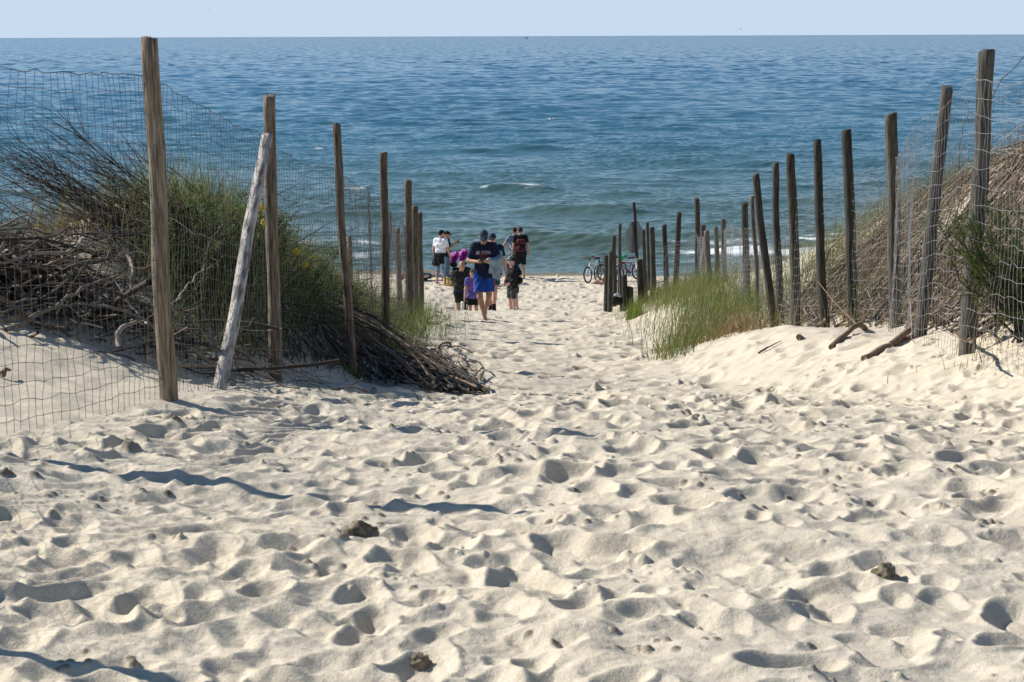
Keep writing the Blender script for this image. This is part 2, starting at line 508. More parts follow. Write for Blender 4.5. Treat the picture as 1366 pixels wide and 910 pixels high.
def lumps(h, x0, y0, res, g, n, x1, y1, r0, r1, damp=None):
    nx, ny = h.shape
    for _ in range(n):
        ccx, ccy = g.uniform(x0, x1), g.uniform(y0, y1)
        dk = g.uniform(0.55, 1.0) * (g.random() < 0.6)
        for q in range(g.integers(2, 9)):
            px_, py_ = ccx + g.normal(0, 0.07), ccy + g.normal(0, 0.06)
            r = g.uniform(r0, r1)
            i, j, k = int((px_ - x0) / res), int((py_ - y0) / res), int(r / res) + 1
            if i - k < 0 or j - k < 0 or i + k >= nx or j + k >= ny: continue
            u = (np.arange(-k, k + 1) * res)[:, None]; v = (np.arange(-k, k + 1) * res)[None]
            d2 = (u * u + v * v) / (r * r)
            h[i - k:i + k + 1, j - k:j + k + 1] += np.sqrt(np.maximum(0, 1 - d2)) * r * g.uniform(0.5, 1.0)
            if damp is not None: damp[i - k:i + k + 1, j - k:j + k + 1] = np.maximum(damp[i - k:i + k + 1, j - k:j + k + 1], dk * (d2 < 1.1))


AX0, AX1, AY0, AY1, AR = -4.6, 5.4, 2.0, 16.0, 0.008
BX0, BX1, BY0, BY1, BR = -10.0, 12.0, 14.5, 74.0, 0.03
hA, XA, YA, gA, nxA, nyA = footprint_map(AX0, AX1, AY0, AY1, AR, 32.0, 11, 0.54, 0.68)
# tyre-like furrows that run beside the left fence
for (p0, p1, wd) in (((430, 542, 11.2), (40, 800, 5.6), 0.13), ((395, 530, 11.9), (-60, 700, 6.6), 0.11)):
    A_, B_ = at(*p0)[:2], at(*p1)[:2]
    dv = (B_ - A_) / np.linalg.norm(B_ - A_)
    al = (XA - A_[0]) * dv[0] + (YA - A_[1]) * dv[1]
    ac = -(XA - A_[0]) * dv[1] + (YA - A_[1]) * dv[0] + 0.05 * vnoise(al * 1.2, al * 0, 3)
    mask = np.exp(-(ac / wd) ** 2) * sstep(al / 0.5) * sstep((np.linalg.norm(B_ - A_) - al) / 0.5)
    k = np.abs(np.mod(al / 0.17 + ac * 2.2 + 0.5 * np.sin(ac * 9) + 0.25 * vnoise(al * 2, ac * 4, 8), 1) - 0.5) * 2
    hA *= 1 - 0.35 * mask
    hA += mask * (0.045 * (k - 0.5) - 0.020) * (0.75 + 0.5 * vnoise(al * 0.9, ac, 21))
dampA = np.zeros_like(hA)
lumps(hA, AX0, AY0, AR, gA, 760, AX1, AY1, 0.006, 0.017, dampA)
lumps(hA, AX0, AY0, AR, gA, 150, AX1, AY1, 0.014, 0.028, dampA)
hB, XB, YB, gB, nxB, nyB = footprint_map(BX0, BX1, BY0, BY1, BR, 8.0, 23, 1.15, 0.95, iters=6)
lumps(hB, BX0, BY0, BR, gB, 500, BX1, BY1, 0.03, 0.045)


def bil(h, fx, fy):
    i = np.clip(np.floor(fx).astype(int), 0, h.shape[0] - 2); j = np.clip(np.floor(fy).astype(int), 0, h.shape[1] - 2)
    u = np.clip(fx - i, 0, 1); v = np.clip(fy - j, 0, 1)
    return (h[i, j] * (1 - u) + h[i + 1, j] * u) * (1 - v) + (h[i, j + 1] * (1 - u) + h[i + 1, j + 1] * u) * v


def detail(x, y):
    x = np.asarray(x, float); y = np.asarray(y, float)
    a = bil(hA, (x - AX0) / AR, (y - AY0) / AR); b = bil(hB, (x - BX0) / BR, (y - BY0) / BR)
    wa = sstep((15.7 - y) / 0.9)
    inA = (x > AX0) & (x < AX1) & (y > AY0); inB = (x > BX0) & (x < BX1) & (y < BY1)
    d = a * wa * inA + b * (1 - wa) * inB
    # smooth, wind-blown sand where nobody walks
    fl = fence_l(y)
    tro = sstep((x - (fl - 0.1)) / 0.5)
    er = edge_r(y)
    tro = tro * (1 - 0.55 * sstep((x - er - 0.4) / 1.2))
    tro = np.maximum(tro, sstep((y - 48) / 6))
    rip = 0.006 * np.sin((y * 26 + x * 14) + 2.5 * vnoise(x * 3, y * 3, 77))
    ed = sstep((y - 67.5) / 1.5)
    return (d * tro + (1 - tro) * (rip + 0.012 * fbm(x * 3, y * 3, 41, 3))) * (1 - 0.9 * ed)


def hit(px, py, lift=0.0):
    """where the sight line of a photo pixel meets the ground"""
    d = np.linspace(6, 60, 2200)
    D = _F + _R * ((px - 683.0) / F_PX) + _U * ((455.0 - py) / F_PX)
    P = D[None] * (d / D[1])[:, None]
    i = int(np.argmax(P[:, 2] < ground(P[:, 0], P[:, 1]) + 0.01))
    return P[i] + np.array([0, 0, lift])


def gz(x, y):
    return float(ground(np.array([x]), np.array([y]))[0] + detail(np.array([x]), np.array([y]))[0])


def build_sand():
    rows = np.concatenate([np.linspace(-3, 2.6, 24, endpoint=False), np.exp(np.linspace(math.log(2.6), math.log(16.5), 1250, endpoint=False)),
                           np.exp(np.linspace(math.log(16.5), math.log(86), 900))])
    dense = np.linspace(-0.31, 0.31, 1150)
    side = 0.31 + (np.linspace(0, 1, 60)[1:] ** 2.2) * 2.6
    u = np.concatenate([-side[::-1], dense, side])
    Yg, Ug = np.meshgrid(rows, u, indexing='ij')
    Xg = (Yg + 4.0 * np.exp(-np.maximum(Yg, 0) / 4.0) + np.maximum(-Yg, 0)) * Ug
    x, y = Xg.ravel(), Yg.ravel()
    z = ground(x, y) + detail(x, y)
    nr, nc = Xg.shape
    i, j = np.meshgrid(np.arange(nr - 1), np.arange(nc - 1), indexing='ij')
    q = np.stack([i * nc + j, i * nc + j + 1, (i + 1) * nc + j + 1, (i + 1) * nc + j], -1).reshape(-1, 4)
    wet = sstep((y - 67.6 + 0.5 * vnoise(x * 0.3, y * 0, 4)) / 1.3) * 0.9
    ok = (y > AY0) & (y < 15.4) & (x > AX0) & (x < AX1)
    wet = np.maximum(wet, np.where(ok, bil(dampA, (x - AX0) / AR, (y - AY0) / AR), 0) * sstep((x - fence_l(y)) / 0.3))
    o = mk('sand', np.stack([x, y, z], -1), [q], M['sand'], attr={'wet': wet})
    tag(o, 'pale trodden sand path running down to the beach', 'sand', kind='structure')


build_sand()


# ------------------------------------------------------------------ the sea
def build_sea():
    near = 66.5
    rows = 1.0 / np.linspace(1 / near, 1 / 9000.0, 1680)
    rows = np.concatenate([rows, np.exp(np.linspace(math.log(9500), math.log(60000), 12))])
    dense = np.linspace(-0.30, 0.30, 900)
    side = 0.30 + (np.linspace(0, 1, 50)[1:] ** 2) * 3.0
    u = np.concatenate([-side[::-1], dense, side])
    Yg, Ug = np.meshgrid(rows, u, indexing='ij')
    x, y = (Yg * Ug).ravel(), Yg.ravel()
    g = np.random.default_rng(5)
    h = np.zeros_like(x)
    nw = 90
    lam = np.exp(g.uniform(math.log(0.7), math.log(20), nw))
    wx = x + 1.5 * vnoise(x * 0.05, y * 0.05, 61); wy = y + 2.5 * vnoise(x * 0.04, y * 0.04, 62)
    gust = (1 + 0.35 * vnoise(x * 0.03, y * 0.02, 63)) * (0.40 + 0.70 * sstep((y - 100) / 170))
    for k in range(nw):
        th = g.normal(0, 0.45) - math.pi / 2 + 0.1
        a = 0.0054 * lam[k] * min(1.0, (3 / lam[k]) ** 0.75)
        kk = 2 * math.pi / lam[k]
        # waves finer than the mesh rows fade out
        keep = np.clip(lam[k] / (3 * y * y * 9.5e-6), 0.75, 1) * (y < 8000)
        h += a * keep * gust * np.sin(kk * (wx * math.cos(th) + wy * math.sin(th)) + g.uniform(0, 6.28))
    for k in range(40):                            # fine ripples on top
        l_ = math.exp(g.uniform(math.log(0.32), math.log(1.0))); th = g.normal(0, 0.6) - math.pi / 2
        kk = 2 * math.pi / l_
        h += 0.0072 * l_ * np.clip((260 - y) / 120, 0, 1) * (0.8 + 0.5 * vnoise(x * 0.12, y * 0.1, 200)) * np.sin(kk * (wx * math.cos(th) + wy * math.sin(th)) + g.uniform(0, 6.28))
    # single swells with steep fronts, rising towards the shore
    for k in range(200):
        d = 76 * math.exp(g.uniform(0, 1.25)); c0 = g.uniform(-0.30, 0.30) * d
        hw = g.uniform(1.2, 4.2) * (d / 100) ** 0.5; amp = g.uniform(0.08, 0.25) * min(1.3, 110 / d) ** 0.3
        m = (np.abs(y - d) < 9) & (np.abs(x - c0) < 2 * hw)
        xm, ym = x[m], y[m]
        yy = ym - d - 0.7 * vnoise(xm * 0.22, 0 * ym + k, 71) - 0.02 * (xm - c0) ** 2 / hw - g.normal(0, 0.06) * (xm - c0)
        wf, wb_ = g.uniform(0.5, 0.9), g.uniform(1.5, 2.6)
        h[m] += amp * np.exp(-((xm - c0) / hw) ** 4) * np.exp(-np.where(yy < 0, yy / wf, yy / wb_) ** 2)
    foam = np.zeros_like(x)
    # single breaking crests
    for (px, py, half, amp, f) in ((688, 254, 58, 1.0, 0.34), (470, 250, 30, 0.42, 0.62), (775, 241, 40, 0.40, 0), (735, 275, 34, 0.40, 0.0), (860, 277, 60, 0.45, 0.0), (600, 296, 60, 0.4, 0.0), (30, 255, 60, 0.5, 0.55), (960, 300, 80, 0.4, 0.0), (880, 240, 30, 0.4, 0.0),
                                   (735, 158, 5, 0.1, 0.0), (700, 157, 9, 0.15, 0.5), (425, 198, 10, 0.15, 0.55), (1140, 79, 4, 0.1, 0.5), (1260, 91, 5, 0.1, 0.5), (735, 64, 5, 0.1, 0.5), (520, 120, 6, 0.1, 0.4), (1180, 231, 9, 0.2, 0.5)):
        d = -SEA_Z * F_PX / (py - HOR)
        c = at(px, py, d); hw = half / F_PX * d
        yy = y - d - 0.8 * vnoise(x * 0.25, y * 0 + px, 71) - 0.012 * (x - c[0]) ** 2 / max(hw, 1) * 3
        ex = np.exp(-(((x - c[0]) / hw) ** 4))
        wd = 0.9 + d / 220
        ridge = np.exp(-np.where(yy < 0, yy / (0.55 * wd), yy / (1.5 * wd)) ** 2)
        h += 0.5 * amp * ex * ridge
        foam += f * ex * np.exp(-((yy + 0.25) / (0.42 * wd)) ** 2) * (1 + 0.5 * vnoise(x * 1.1, y * 1.1, 13))
        if 0 < f < 0.4:
            foam += 0.45 * ex * np.exp(-((np.abs(x - c[0]) - 0.75 * hw) / (0.2 * hw)) ** 2) * np.exp(-((yy + 0.2) / 0.6) ** 2)
    # surf on the shore
    shore = 70.0 + 0.5 * vnoise(x * 0.12, x * 0, 91)
    side_l = sstep((-3.0 - x) / 3); side_r = sstep((x - 4.6) / 3)
    for (dd, w_, f) in ((5.2, 0.9, 0.78), (8.8, 1.0, 0.66), (2.6, 0.7, 0.5), (12.5, 0.7, 0.45)):
        yy = y - shore - dd - 1.3 * fbm(x * 0.12, x * 0 + dd * 3, 33, 3)
        foam += f * (0.15 + 0.95 * np.maximum(side_l, side_r)) * np.exp(-(yy / w_) ** 2) * (0.85 + 0.55 * vnoise(x * 0.22, y * 0.3 + dd, 37) + 0.35 * vnoise(x * 1.4, y * 1.9, 38))
        h += 0.13 * sstep(0.6 + 1.2 * vnoise(x * 0.13, x * 0 + dd * 7, 39)) * np.exp(-np.where(yy < 0, yy / 0.6, yy / 1.5) ** 2)
    foam += 0.42 * np.exp(-((y - shore + 0.1) / 0.3) ** 2)
    cap = sstep((h - 0.30) / 0.2) * (vnoise(x * 0.35, y * 0.35, 55) > 0.35)
    foam += 0.42 * cap * (y > 80) * (y < 500)
    calm = sstep((y - 66.5) / 8)
    z = SEA_Z + h * (0.12 + 0.88 * calm)
    nr, nc = Yg.shape
    i, j = np.meshgrid(np.arange(nr - 1), np.arange(nc - 1), indexing='ij')
    q = np.stack([i * nc + j, i * nc + j + 1, (i + 1) * nc + j + 1, (i + 1) * nc + j], -1).reshape(-1, 4)
    o = mk('sea', np.stack([x, y, z], -1), [q], M['sea'], attr={'foam': foam})
    tag(o, 'choppy blue sea with green wave faces and white surf', 'sea', kind='structure')


build_sea()


# ------------------------------------------------------------------ fence posts
def make_post(name, base, top, r, seed, mat, label, cat='post', group=None, sink=0.35, bend=None, tone=1.0, sides=16):
    g = np.random.default_rng(seed)
    base, top = np.asarray(base, float), np.asarray(top, float)
    ax = top - base; L = np.linalg.norm(ax); ax /= L
    k = 30
    t = np.linspace(-sink, L, k)
    th = np.linspace(0, 2 * np.pi, sides, endpoint=False)
    cx = 0.012 * vnoise(t * 1.6, t * 0, seed) + (0 if bend is None else bend[0] * np.maximum(0, 1 - np.abs(t / L - bend[1]) / 0.3))
    cy = 0.012 * vnoise(t * 1.6, t * 0 + 9, seed)
    T, H = np.meshgrid(t, th, indexing='ij')
    rr = r * (1.06 - 0.10 * T / L) * (1 + 0.05 * vnoise(T * 5, np.cos(H) * 1.5, seed + 1) + 0.045 * vnoise(T * 0.7, H * 2.5, seed + 2))
    for _ in range(4):                                                # knots
        kt, kh = g.uniform(0.1, L), g.uniform(0, 6.28)
        dh = np.angle(np.exp(1j * (H - kh)))
        rr += 0.10 * r * np.exp(-((T - kt) / 0.035) ** 2 - (dh / 0.45) ** 2)
    X = cx[:, None] + rr * np.cos(H); Y = cy[:, None] + rr * np.sin(H)
    Z = T.copy()
    Z[-1] += 0.22 * r * np.cos(th - g.uniform(0, 6.28)) + 0.08 * r * g.normal(size=sides)
    V = np.stack([X, Y, Z], -1).reshape(-1, 3)
    # rounded rim at the sawn top
    lastr = V[(k - 1) * sides:]
    c = lastr.mean(0)
    inner = c + (lastr - c) * 0.86 + np.array([0, 0, 0.10 * r])
    V = np.concatenate([V, inner])
    i, j = np.meshgrid(np.arange(k), np.arange(sides), indexing='ij')
    j2 = (j + 1) % sides
    q = np.stack([i * sides + j, i * sides + j2, (i + 1) * sides + j2, (i + 1) * sides + j], -1).reshape(-1, 4)
    cap = (k * sides + np.arange(sides))[None]
    c3 = np.array([tone * (0.70 if mat is M['post_grey'] else 1.15) * g.uniform(0.9, 1.1)] * 3) * np.array([1, g.uniform(0.96, 1.03), g.uniform(0.9, 1.04)])
    shade = (1 + 0.14 * vnoise(V[:, 2] * 1.3, V[:, 0] * 6, seed + 5))[:, None] * c3
    o = mk(name, V, [q, cap], mat, col=shade)
    o.location = base
    o.rotation_euler = Vector(ax).to_track_quat('Z', 'Y').to_euler()
    tag(o, label, cat, group)
    return o


GL, GR = 'posts of the left fence', 'posts of the right fence'
GF, GS = 'posts of the far fence', 'short stakes by the sign'
POSTS = [
    # top px, base px, depth, radius, material, label, group, extra
    ((199, 51), (224, 543), 10.7, .046, 'post_brown', 'tall knotty brown post nearest the camera, in front of the branch pile', GL, dict(tone=1.15, bend=(0.012, .45))),
    ((361, 128), (369, 516), 13.65, .043, 'post_brown', 'brown post with the pale slanting prop leaning against it', GL, dict(tone=.95)),
    ((449, 166), (470, 507), 15.6, .034, 'post_brown', 'slim slightly tilted post between the propped post and the grassy slope', GL, dict(tone=.85)),
    ((511, 204), (514, 480), 19.2, .040, 'post_brown', 'upright weathered post above the sticks at the path edge, left fence', GL, dict(tone=.8)),
    ((545, 241), (548, 440), 26.7, .052, 'post_brown', 'stout post nearest the walkers, first of the tight trio in the left fence', GL, dict(tone=.75)),
    ((553, 275), (555, 434), 31.0, .050, 'post_brown', 'post half hidden behind the stout one, middle of the tight trio on the left', GL, dict(tone=.7)),
    ((560, 284), (562, 430), 34.0, .048, 'post_brown', 'rearmost post of the tight trio beside the man in the white shirt', GL, dict(tone=.7)),
    ((531, 305), (534, 402), 38.0, .048, 'post_brown', 'low grey post standing alone between the left fence posts, near the surf', GL, dict(tone=1.0)),
    ((466, 315), (469, 396), 40.0, .042, 'post_brown', 'short thin post seen through the left netting in front of the surf', GL, dict(tone=.9)),
    ((1318, 69), (1293, 462), 13.4, .055, 'post_grey', 'thickest dark post of the right fence, beside the green bush', GR, dict(tone=.9)),
    ((1262, 116), (1223, 466), 15.1, .049, 'post_grey', 'crooked post leaning right, second from the right frame edge', GR, dict(tone=1.0, bend=(-0.035, .18))),
    ((1190, 152), (1196, 440), 18.4, .059, 'post_grey', 'stout upright post just left of the crooked leaning one', GR, dict(tone=.95)),
    ((1129, 174), (1140, 437), 20.2, .052, 'post_grey', 'dark post standing between the stout one and a slimmer one, right fence', GR, dict(tone=.6)),
    ((1090, 187), (1100, 443), 20.8, .046, 'post_grey', 'slim dark post, fifth from the right edge of the photo', GR, dict(tone=.62)),
    ((1055, 206), (1063, 446), 22.0, .053, 'post_grey', 'grey post with rough grain at the corner of the right sand bank', GR, dict(tone=.8)),
    ((1033, 218), (1041, 424), 23.5, .042, 'post_grey', 'slender grey post just left of the rough grained corner post', GR, dict(tone=.9)),
    ((1007, 233), (1031, 420), 23.2, .045, 'post_grey', 'dark post tilted left with its foot in the reddish grass', GR, dict(tone=.8)),
    ((1003, 262), (1012, 405), 26.0, .030, 'post_grey', 'thin pale post hiding behind the tilted one above the reddish grass', GR, dict(tone=1.5)),
    ((993, 271), (995, 392), 28.0, .050, 'post_grey', 'short post rising from green grass, left of the tilted pair', GR, dict(tone=.7)),
    ((930, 265), (932, 386), 38.0, .052, 'post_grey', 'tallest post of the far cluster, standing in front of the white surf', GF, dict(tone=.5)),
    ((937, 301), (938, 382), 37.0, .056, 'post_grey', 'stubby post tucked behind the tallest post of the far cluster', GF, dict(tone=.8)),
    ((942, 308), (946, 385), 34.0, .052, 'post_grey', 'pale split post at the right of the tallest far post', GF, dict(tone=1.5)),
    ((955, 303), (957, 378), 35.0, .042, 'post_grey', 'greyish short post in the grass, second from the right in the far cluster', GF, dict(tone=1.3)),
    ((965, 293), (967, 376), 34.0, .044, 'post_grey', 'rightmost pale post of the far cluster above the grass', GF, dict(tone=1.3)),
    ((906, 284), (902, 378), 39.0, .052, 'post_grey', 'dark post standing in grass with wire loops, left of the far cluster', GF, dict(tone=.55)),
    ((886, 300), (889, 384), 40.0, .051, 'post_grey', 'dark post third to the right of the octagonal sign', GF, dict(tone=.5)),
    ((869, 303), (873, 396), 40.0, .054, 'post_grey', 'grey post with wire loops, second to the right of the octagonal sign', GF, dict(tone=.8)),
    ((864, 297), (866, 372), 48.0, .038, 'post_grey', 'thin dark pole right behind the octagonal sign', GF, dict(tone=.4)),
    ((859, 307), (861, 380), 45.0, .040, 'post_grey', 'thin mossy pole between the octagonal sign and the next post', GF, dict(tone=.45)),
    ((827, 299), (826, 372), 60.0, .050, 'post_grey', 'crooked slender pole standing behind the parked bicycles', GF, dict(tone=.6, bend=(0.07, .75))),
    ((819, 315), (820, 392), 44.0, .050, 'post_grey', 'dark post behind the stakes, in front of the white bicycle', GF, dict(tone=.5)),
    ((807.5, 341), (808.5, 408), 40.0, .048, 'post_grey', 'leftmost brown stake at the end of the far fence, beside open beach', GS, dict(tone=.8)),
    ((815, 335), (813.5, 408), 39.8, .048, 'post_grey', 'second stake from the left, standing just left of the dark bag', GS, dict(tone=.7)),
    ((826, 352), (828, 402), 40.3, .030, 'post_grey', 'thin grey stake standing behind the dark bag', GS, dict(tone=1.0)),
    ((832, 367), (833.5, 405), 39.5, .060, 'post_grey', 'thick dark stump just right of the dark bag', GS, dict(tone=.45)),
    ((840.5, 383), (840.5, 403), 39.5, .055, 'post_grey', 'shortest dark stump of the stakes near the sign', GS, dict(tone=.5)),
    ((853, 347), (855.5, 400), 39.4, .058, 'post_grey', 'dark stump at the foot of the octagonal sign pole', GS, dict(tone=.4)),
    ((858, 345), (861, 390), 41.0, .052, 'post_grey', 'brown stake leaning behind the stump at the foot of the sign', GS, dict(tone=.7)),
]
post_pts = []
for n_, (tp, bp_, d_, r_, mt_, lab_, grp_, ex_) in enumerate(POSTS):
    b_, t_ = at(*bp_, d_), at(*tp, d_)
    gb = gz(b_[0], b_[1])
    zb = min(b_[2], gb + 0.02)
    b_ = b_ + (t_ - b_) * ((zb - b_[2]) / (t_[2] - b_[2]))            # foot slides down its own line to the sand
    make_post('fence_post' if grp_ != GS else 'wooden_stake', b_, t_, r_, 100 + n_, M[mt_], lab_, 'post' if grp_ != GS else 'stake', grp_, sink=0.3, **ex_)
    post_pts.append((b_, t_, r_))
# the next posts of the left fence stand just outside the frame; their shadows fall across the foreground
for n_, (x_, y_) in enumerate(((-2.42, 8.45), (-2.15, 5.55))):
    z_ = gz(x_, y_)
    make_post('fence_post', (x_, y_, z_), (x_ - 0.03, y_, z_ + 1.95), .045, 300 + n_, M['post_brown'],
              ['brown fence post whose shadow crosses the sand left of centre', 'brown fence post whose shadow falls on the lower left corner of the sand'][n_], 'post', GL)
# pale prop leaning on the second post
b_, t_ = at(295, 521, 11.9), at(357, 181, 13.52)
b_[2] = min(b_[2], gz(b_[0], b_[1]) + 0.03)
make_post('wooden_prop', b_, t_, .040, 411, M['pale_wood'], 'pale peeling pole propped aslant against a brown fence post', 'prop', sink=0.25, bend=(0.02, .6))


# ------------------------------------------------------------------ wire netting
def netting(name, line, height, mesh_w, mesh_h, r, mat, label, seed, tops, ystop, knots_to, bot=0.0, side=1.0):
    """one net hung along a fence line: 'line' (x, y) corner points in order away from the camera, 'tops' the height over ground at each"""
    pts = np.asarray(line, float)
    seg = np.linalg.norm(np.diff(pts, axis=0), axis=1)
    S = np.concatenate([[0], np.cumsum(seg)])
    n = int(S[-1] / mesh_w)
    s = np.linspace(0, S[-1], n)
    x = np.interp(s, S, pts[:, 0]); y = np.interp(s, S, pts[:, 1])
    d = np.stack([np.gradient(x, s), np.gradient(y, s)], -1); d /= np.linalg.norm(d, axis=1, keepdims=True)
    nrm = np.stack([-d[:, 1], d[:, 0]], -1) * side
    h = np.interp(s, S, tops)
    fr = np.array([np.min(np.abs(S - v)) for v in s]); span = np.interp(s, S[:-1] if len(seg) else S, seg)
    sag = 0.05 * np.sin(np.pi * np.clip(fr / np.maximum(span, 0.1), 0, 1)) + 0.02 * vnoise(s * 0.8, s * 0, seed)
    gzv = ground(x, y) + bot
    m = int(height / mesh_h) + 1
    j = np.arange(m)
    t = j / (m - 1)
    Sx = s[:, None] + 0.048 * vnoise(s[:, None] * 1.1, t[None] * 3.5, seed + 1) + 0.06 * (t[None] - .5) * vnoise(s[:, None] * 0.35, t[None] * 0, seed + 4)
    jit = 0.36 * mesh_w
    P = np.zeros((n, m, 3))
    P[..., 0] = np.interp(Sx, s, x) + nrm[:, 0:1] * (0.045 + 0.045 * vnoise(s[:, None] * 0.9, t[None] * 2.2, seed + 2)) + jit * 0.4 * vnoise(s[:, None] * 9.7, t[None] * 31, seed + 6)
    P[..., 1] = np.interp(Sx, s, y) + nrm[:, 1:2] * (0.045 + 0.045 * vnoise(s[:, None] * 0.9, t[None] * 2.2, seed + 2))
    P[..., 2] = gzv[:, None] - 0.02 + (h - sag)[:, None] * t[None] + 0.022 * vnoise(s[:, None] * 1.7, t[None] * 4, seed + 3) + jit * 0.5 * vnoise(s[:, None] * 11, t[None] * 29, seed + 7)
    mb = MB()
    rr = np.full((m, n), r); rr[-1] = r * 1.5
    V, q = tubes(P.transpose(1, 0, 2), rr, 4); mb.add(V, q)
    V, q = tubes(P, np.full((n, m), r * 0.9), 4); mb.add(V, q)
    kk = P[y < knots_to].reshape(-1, 3)
    if len(kk):
        o6 = np.array([[1, 0, 0], [-1, 0, 0], [0, 1, 0], [0, -1, 0], [0, 0, 1], [0, 0, -1]]) * r * 2.4
        f8 = np.array([[0, 2, 4], [2, 1, 4], [1, 3, 4], [3, 0, 4], [2, 0, 5], [1, 2, 5], [3, 1, 5], [0, 3, 5]])
        Vk = (kk[:, None] + o6[None]).reshape(-1, 3)
        mb.add(Vk, (f8[None] + 6 * np.arange(len(kk))[:, None, None]).reshape(-1, 3))
    o = mb.build(name, mat)
    tag(o, label, 'netting')
    return o


lf = [(-2.15, 5.55), (-2.42, 8.45)] + [tuple(post_pts[i][0][:2]) for i in range(0, 7)]
netting('wire_netting', [(p[0], p[1]) for p in lf], 1.75, 0.072, 0.085, 0.0014, M['wire'], 'knotted rusty wire netting strung along the left fence', 51,
        [1.72, 1.74, 1.76, 1.72, 1.62, 1.58, 1.5, 1.4, 1.4], 35, 17)
ri = [9, 10, 11, 12, 13, 14, 15, 18, 23, 21, 19, 24, 25, 26]
rp = [(3.35, 9.6)] + [tuple(post_pts[i][0][:2] * np.array([1, 1])) for i in ri]
netting('wire_netting', rp, 1.75, 0.085, 0.105, 0.0013, M['wire_grey'], 'grey galvanised wire netting strung in front of the right fence posts', 67,
        [1.88, 1.86, 1.70, 1.62, 1.6, 1.55, 1.5, 1.3, 1.1, 0.95, 0.9, 1.0, 1.0, 1.0, 0.9], 41, 0, side=1.0)


# ------------------------------------------------------------------ sticks and branches
def poly_sticks(P0, P1, k, wob, seed, sagz=0.0):
    """n bent sticks from P0 to P1 (n,3) -> (n,k,3)"""
    g = np.random.default_rng(seed)
    n = len(P0)
    t = np.linspace(0, 1, k)[None, :, None]
    P = P0[:, None] * (1 - t) + P1[:, None] * t
    L = np.linalg.norm(P1 - P0, axis=1)[:, None, None]
    a, b = g.normal(size=(n, 1, 3)), g.normal(size=(n, 1, 3))
    P = P + wob * L * (a * np.sin(np.pi * t) + 0.5 * b * np.sin(2 * np.pi * t))
    P = P + 0.16 * wob * L * g.normal(size=P.shape) * np.minimum(1, 4 * t * (1 - t) + 0.2)
    P[..., 2] -= sagz * L[..., 0] * np.sin(np.pi * t[..., 0])
    return P


def stick_mesh(mb, P, r0, r1, sides, cols):
    n, k, _ = P.shape
    R = r0[:, None] * (1 - np.linspace(0, 1, k)[None]) + r1[:, None] * np.linspace(0, 1, k)[None]
    V, q = tubes(P, R, sides)
    mb.add(V, q, col=np.repeat(cols, k * sides, 0))


def pick(cols, n, g, var=0.2):
    c = np.asarray(cols)[g.integers(0, len(cols), n)]
    return c * g.uniform(1 - var, 1 + var, (n, 1))


def branch(name, p0, p1, r0, seed, col, label, group=None, forks=3, mat='twig', wob=0.06):
    """one bent, forked dead branch"""
    g = np.random.default_rng(seed)
    p0, p1 = np.asarray(p0, float), np.asarray(p1, float)
    L = np.linalg.norm(p1 - p0)
    mb = MB()
    k = 14
    P = poly_sticks(p0[None], p1[None], k, wob, seed)
    R = r0 * (1 - 0.65 * np.linspace(0, 1, k)) * (1 + 0.12 * g.normal(size=k))
    c0 = np.asarray(col)
    mb.tube(P[0], R, 8, col=c0)
    d = (p1 - p0) / L
    for f in range(forks):
        i = int(g.integers(4, k - 2))
        s = P[0, i]
        dv = d + 0.75 * g.normal(size=3); dv[2] = abs(dv[2]) * 0.6; dv /= np.linalg.norm(dv)
        e = s + dv * L * g.uniform(0.22, 0.5)
        Q = poly_sticks(s[None], e[None], 8, wob * 1.2, seed + 10 * f + 1)
        mb.tube(Q[0], np.linspace(R[i] * 0.7, R[i] * 0.22, 8), 6, col=c0 * g.uniform(0.85, 1.15))
        if g.random() < 0.6:
            s2 = Q[0, 4]; e2 = s2 + (dv + 0.7 * g.normal(size=3)) * L * 0.14
            mb.tube(poly_sticks(s2[None], e2[None], 5, wob, seed + f)[0], np.linspace(R[i] * 0.35, R[i] * 0.15, 5), 5, col=c0)
    V = np.concatenate(mb.V); o_ = p0.copy()
    mb.V = [V - o_]
    o = mb.build(name, M[mat])
    o.location = o_
    tag(o, label, 'branch', group)
    return o


BLEACH = [(0.36, 0.285, 0.215), (0.27, 0.21, 0.155), (0.18, 0.138, 0.10), (0.42, 0.35, 0.28)]
DARK = [(0.050, 0.038, 0.028), (0.075, 0.055, 0.040), (0.035, 0.028, 0.022), (0.11, 0.085, 0.06)]
RUSTY = [(0.16, 0.10, 0.05)]
BROWN = [(0.20, 0.135, 0.085), (0.26, 0.185, 0.125), (0.14, 0.095, 0.062), (0.30, 0.235, 0.17)]


def on_ground(x, y, dz=0.0):
    return np.stack([x, y, ground(x, y) + dz], -1)


# big tangle on the left dune: heaps of dead wood behind the netting
g = np.random.default_rng(90)
mb = MB()
def heap(n, cx, cy, sx, sy, zlo, zhi, L0, L1, r0, cols, tilt, seed, azm=None, azs=3.0, sides=5, wob=0.05, k=7):
    gg = np.random.default_rng(seed)
    x = gg.normal(cx, sx, n); y = gg.normal(cy, sy, n)
    z = ground(x, y) + gg.uniform(zlo, zhi, n) * np.exp(-((x - cx) / (2.2 * sx)) ** 2)
    L = gg.uniform(L0, L1, n); az = gg.normal(azm if azm is not None else 0, azs, n); el = gg.normal(*tilt, n)
    D = np.stack([np.cos(az) * np.cos(el), np.sin(az) * np.cos(el), np.sin(el)], -1) * L[:, None] / 2
    C_ = np.stack([x, y, z], -1)
    A_, B_ = C_ - D, C_ + D
    for Q in (A_, B_):
        Q[:, 2] = np.maximum(Q[:, 2], ground(Q[:, 0], Q[:, 1]) + 0.01)
    P = poly_sticks(A_, B_, k, wob, seed + 1)
    rr = gg.uniform(*r0, n)
    stick_mesh(mb, P, rr, rr * 0.35, sides, pick(cols, n, gg, 0.3))

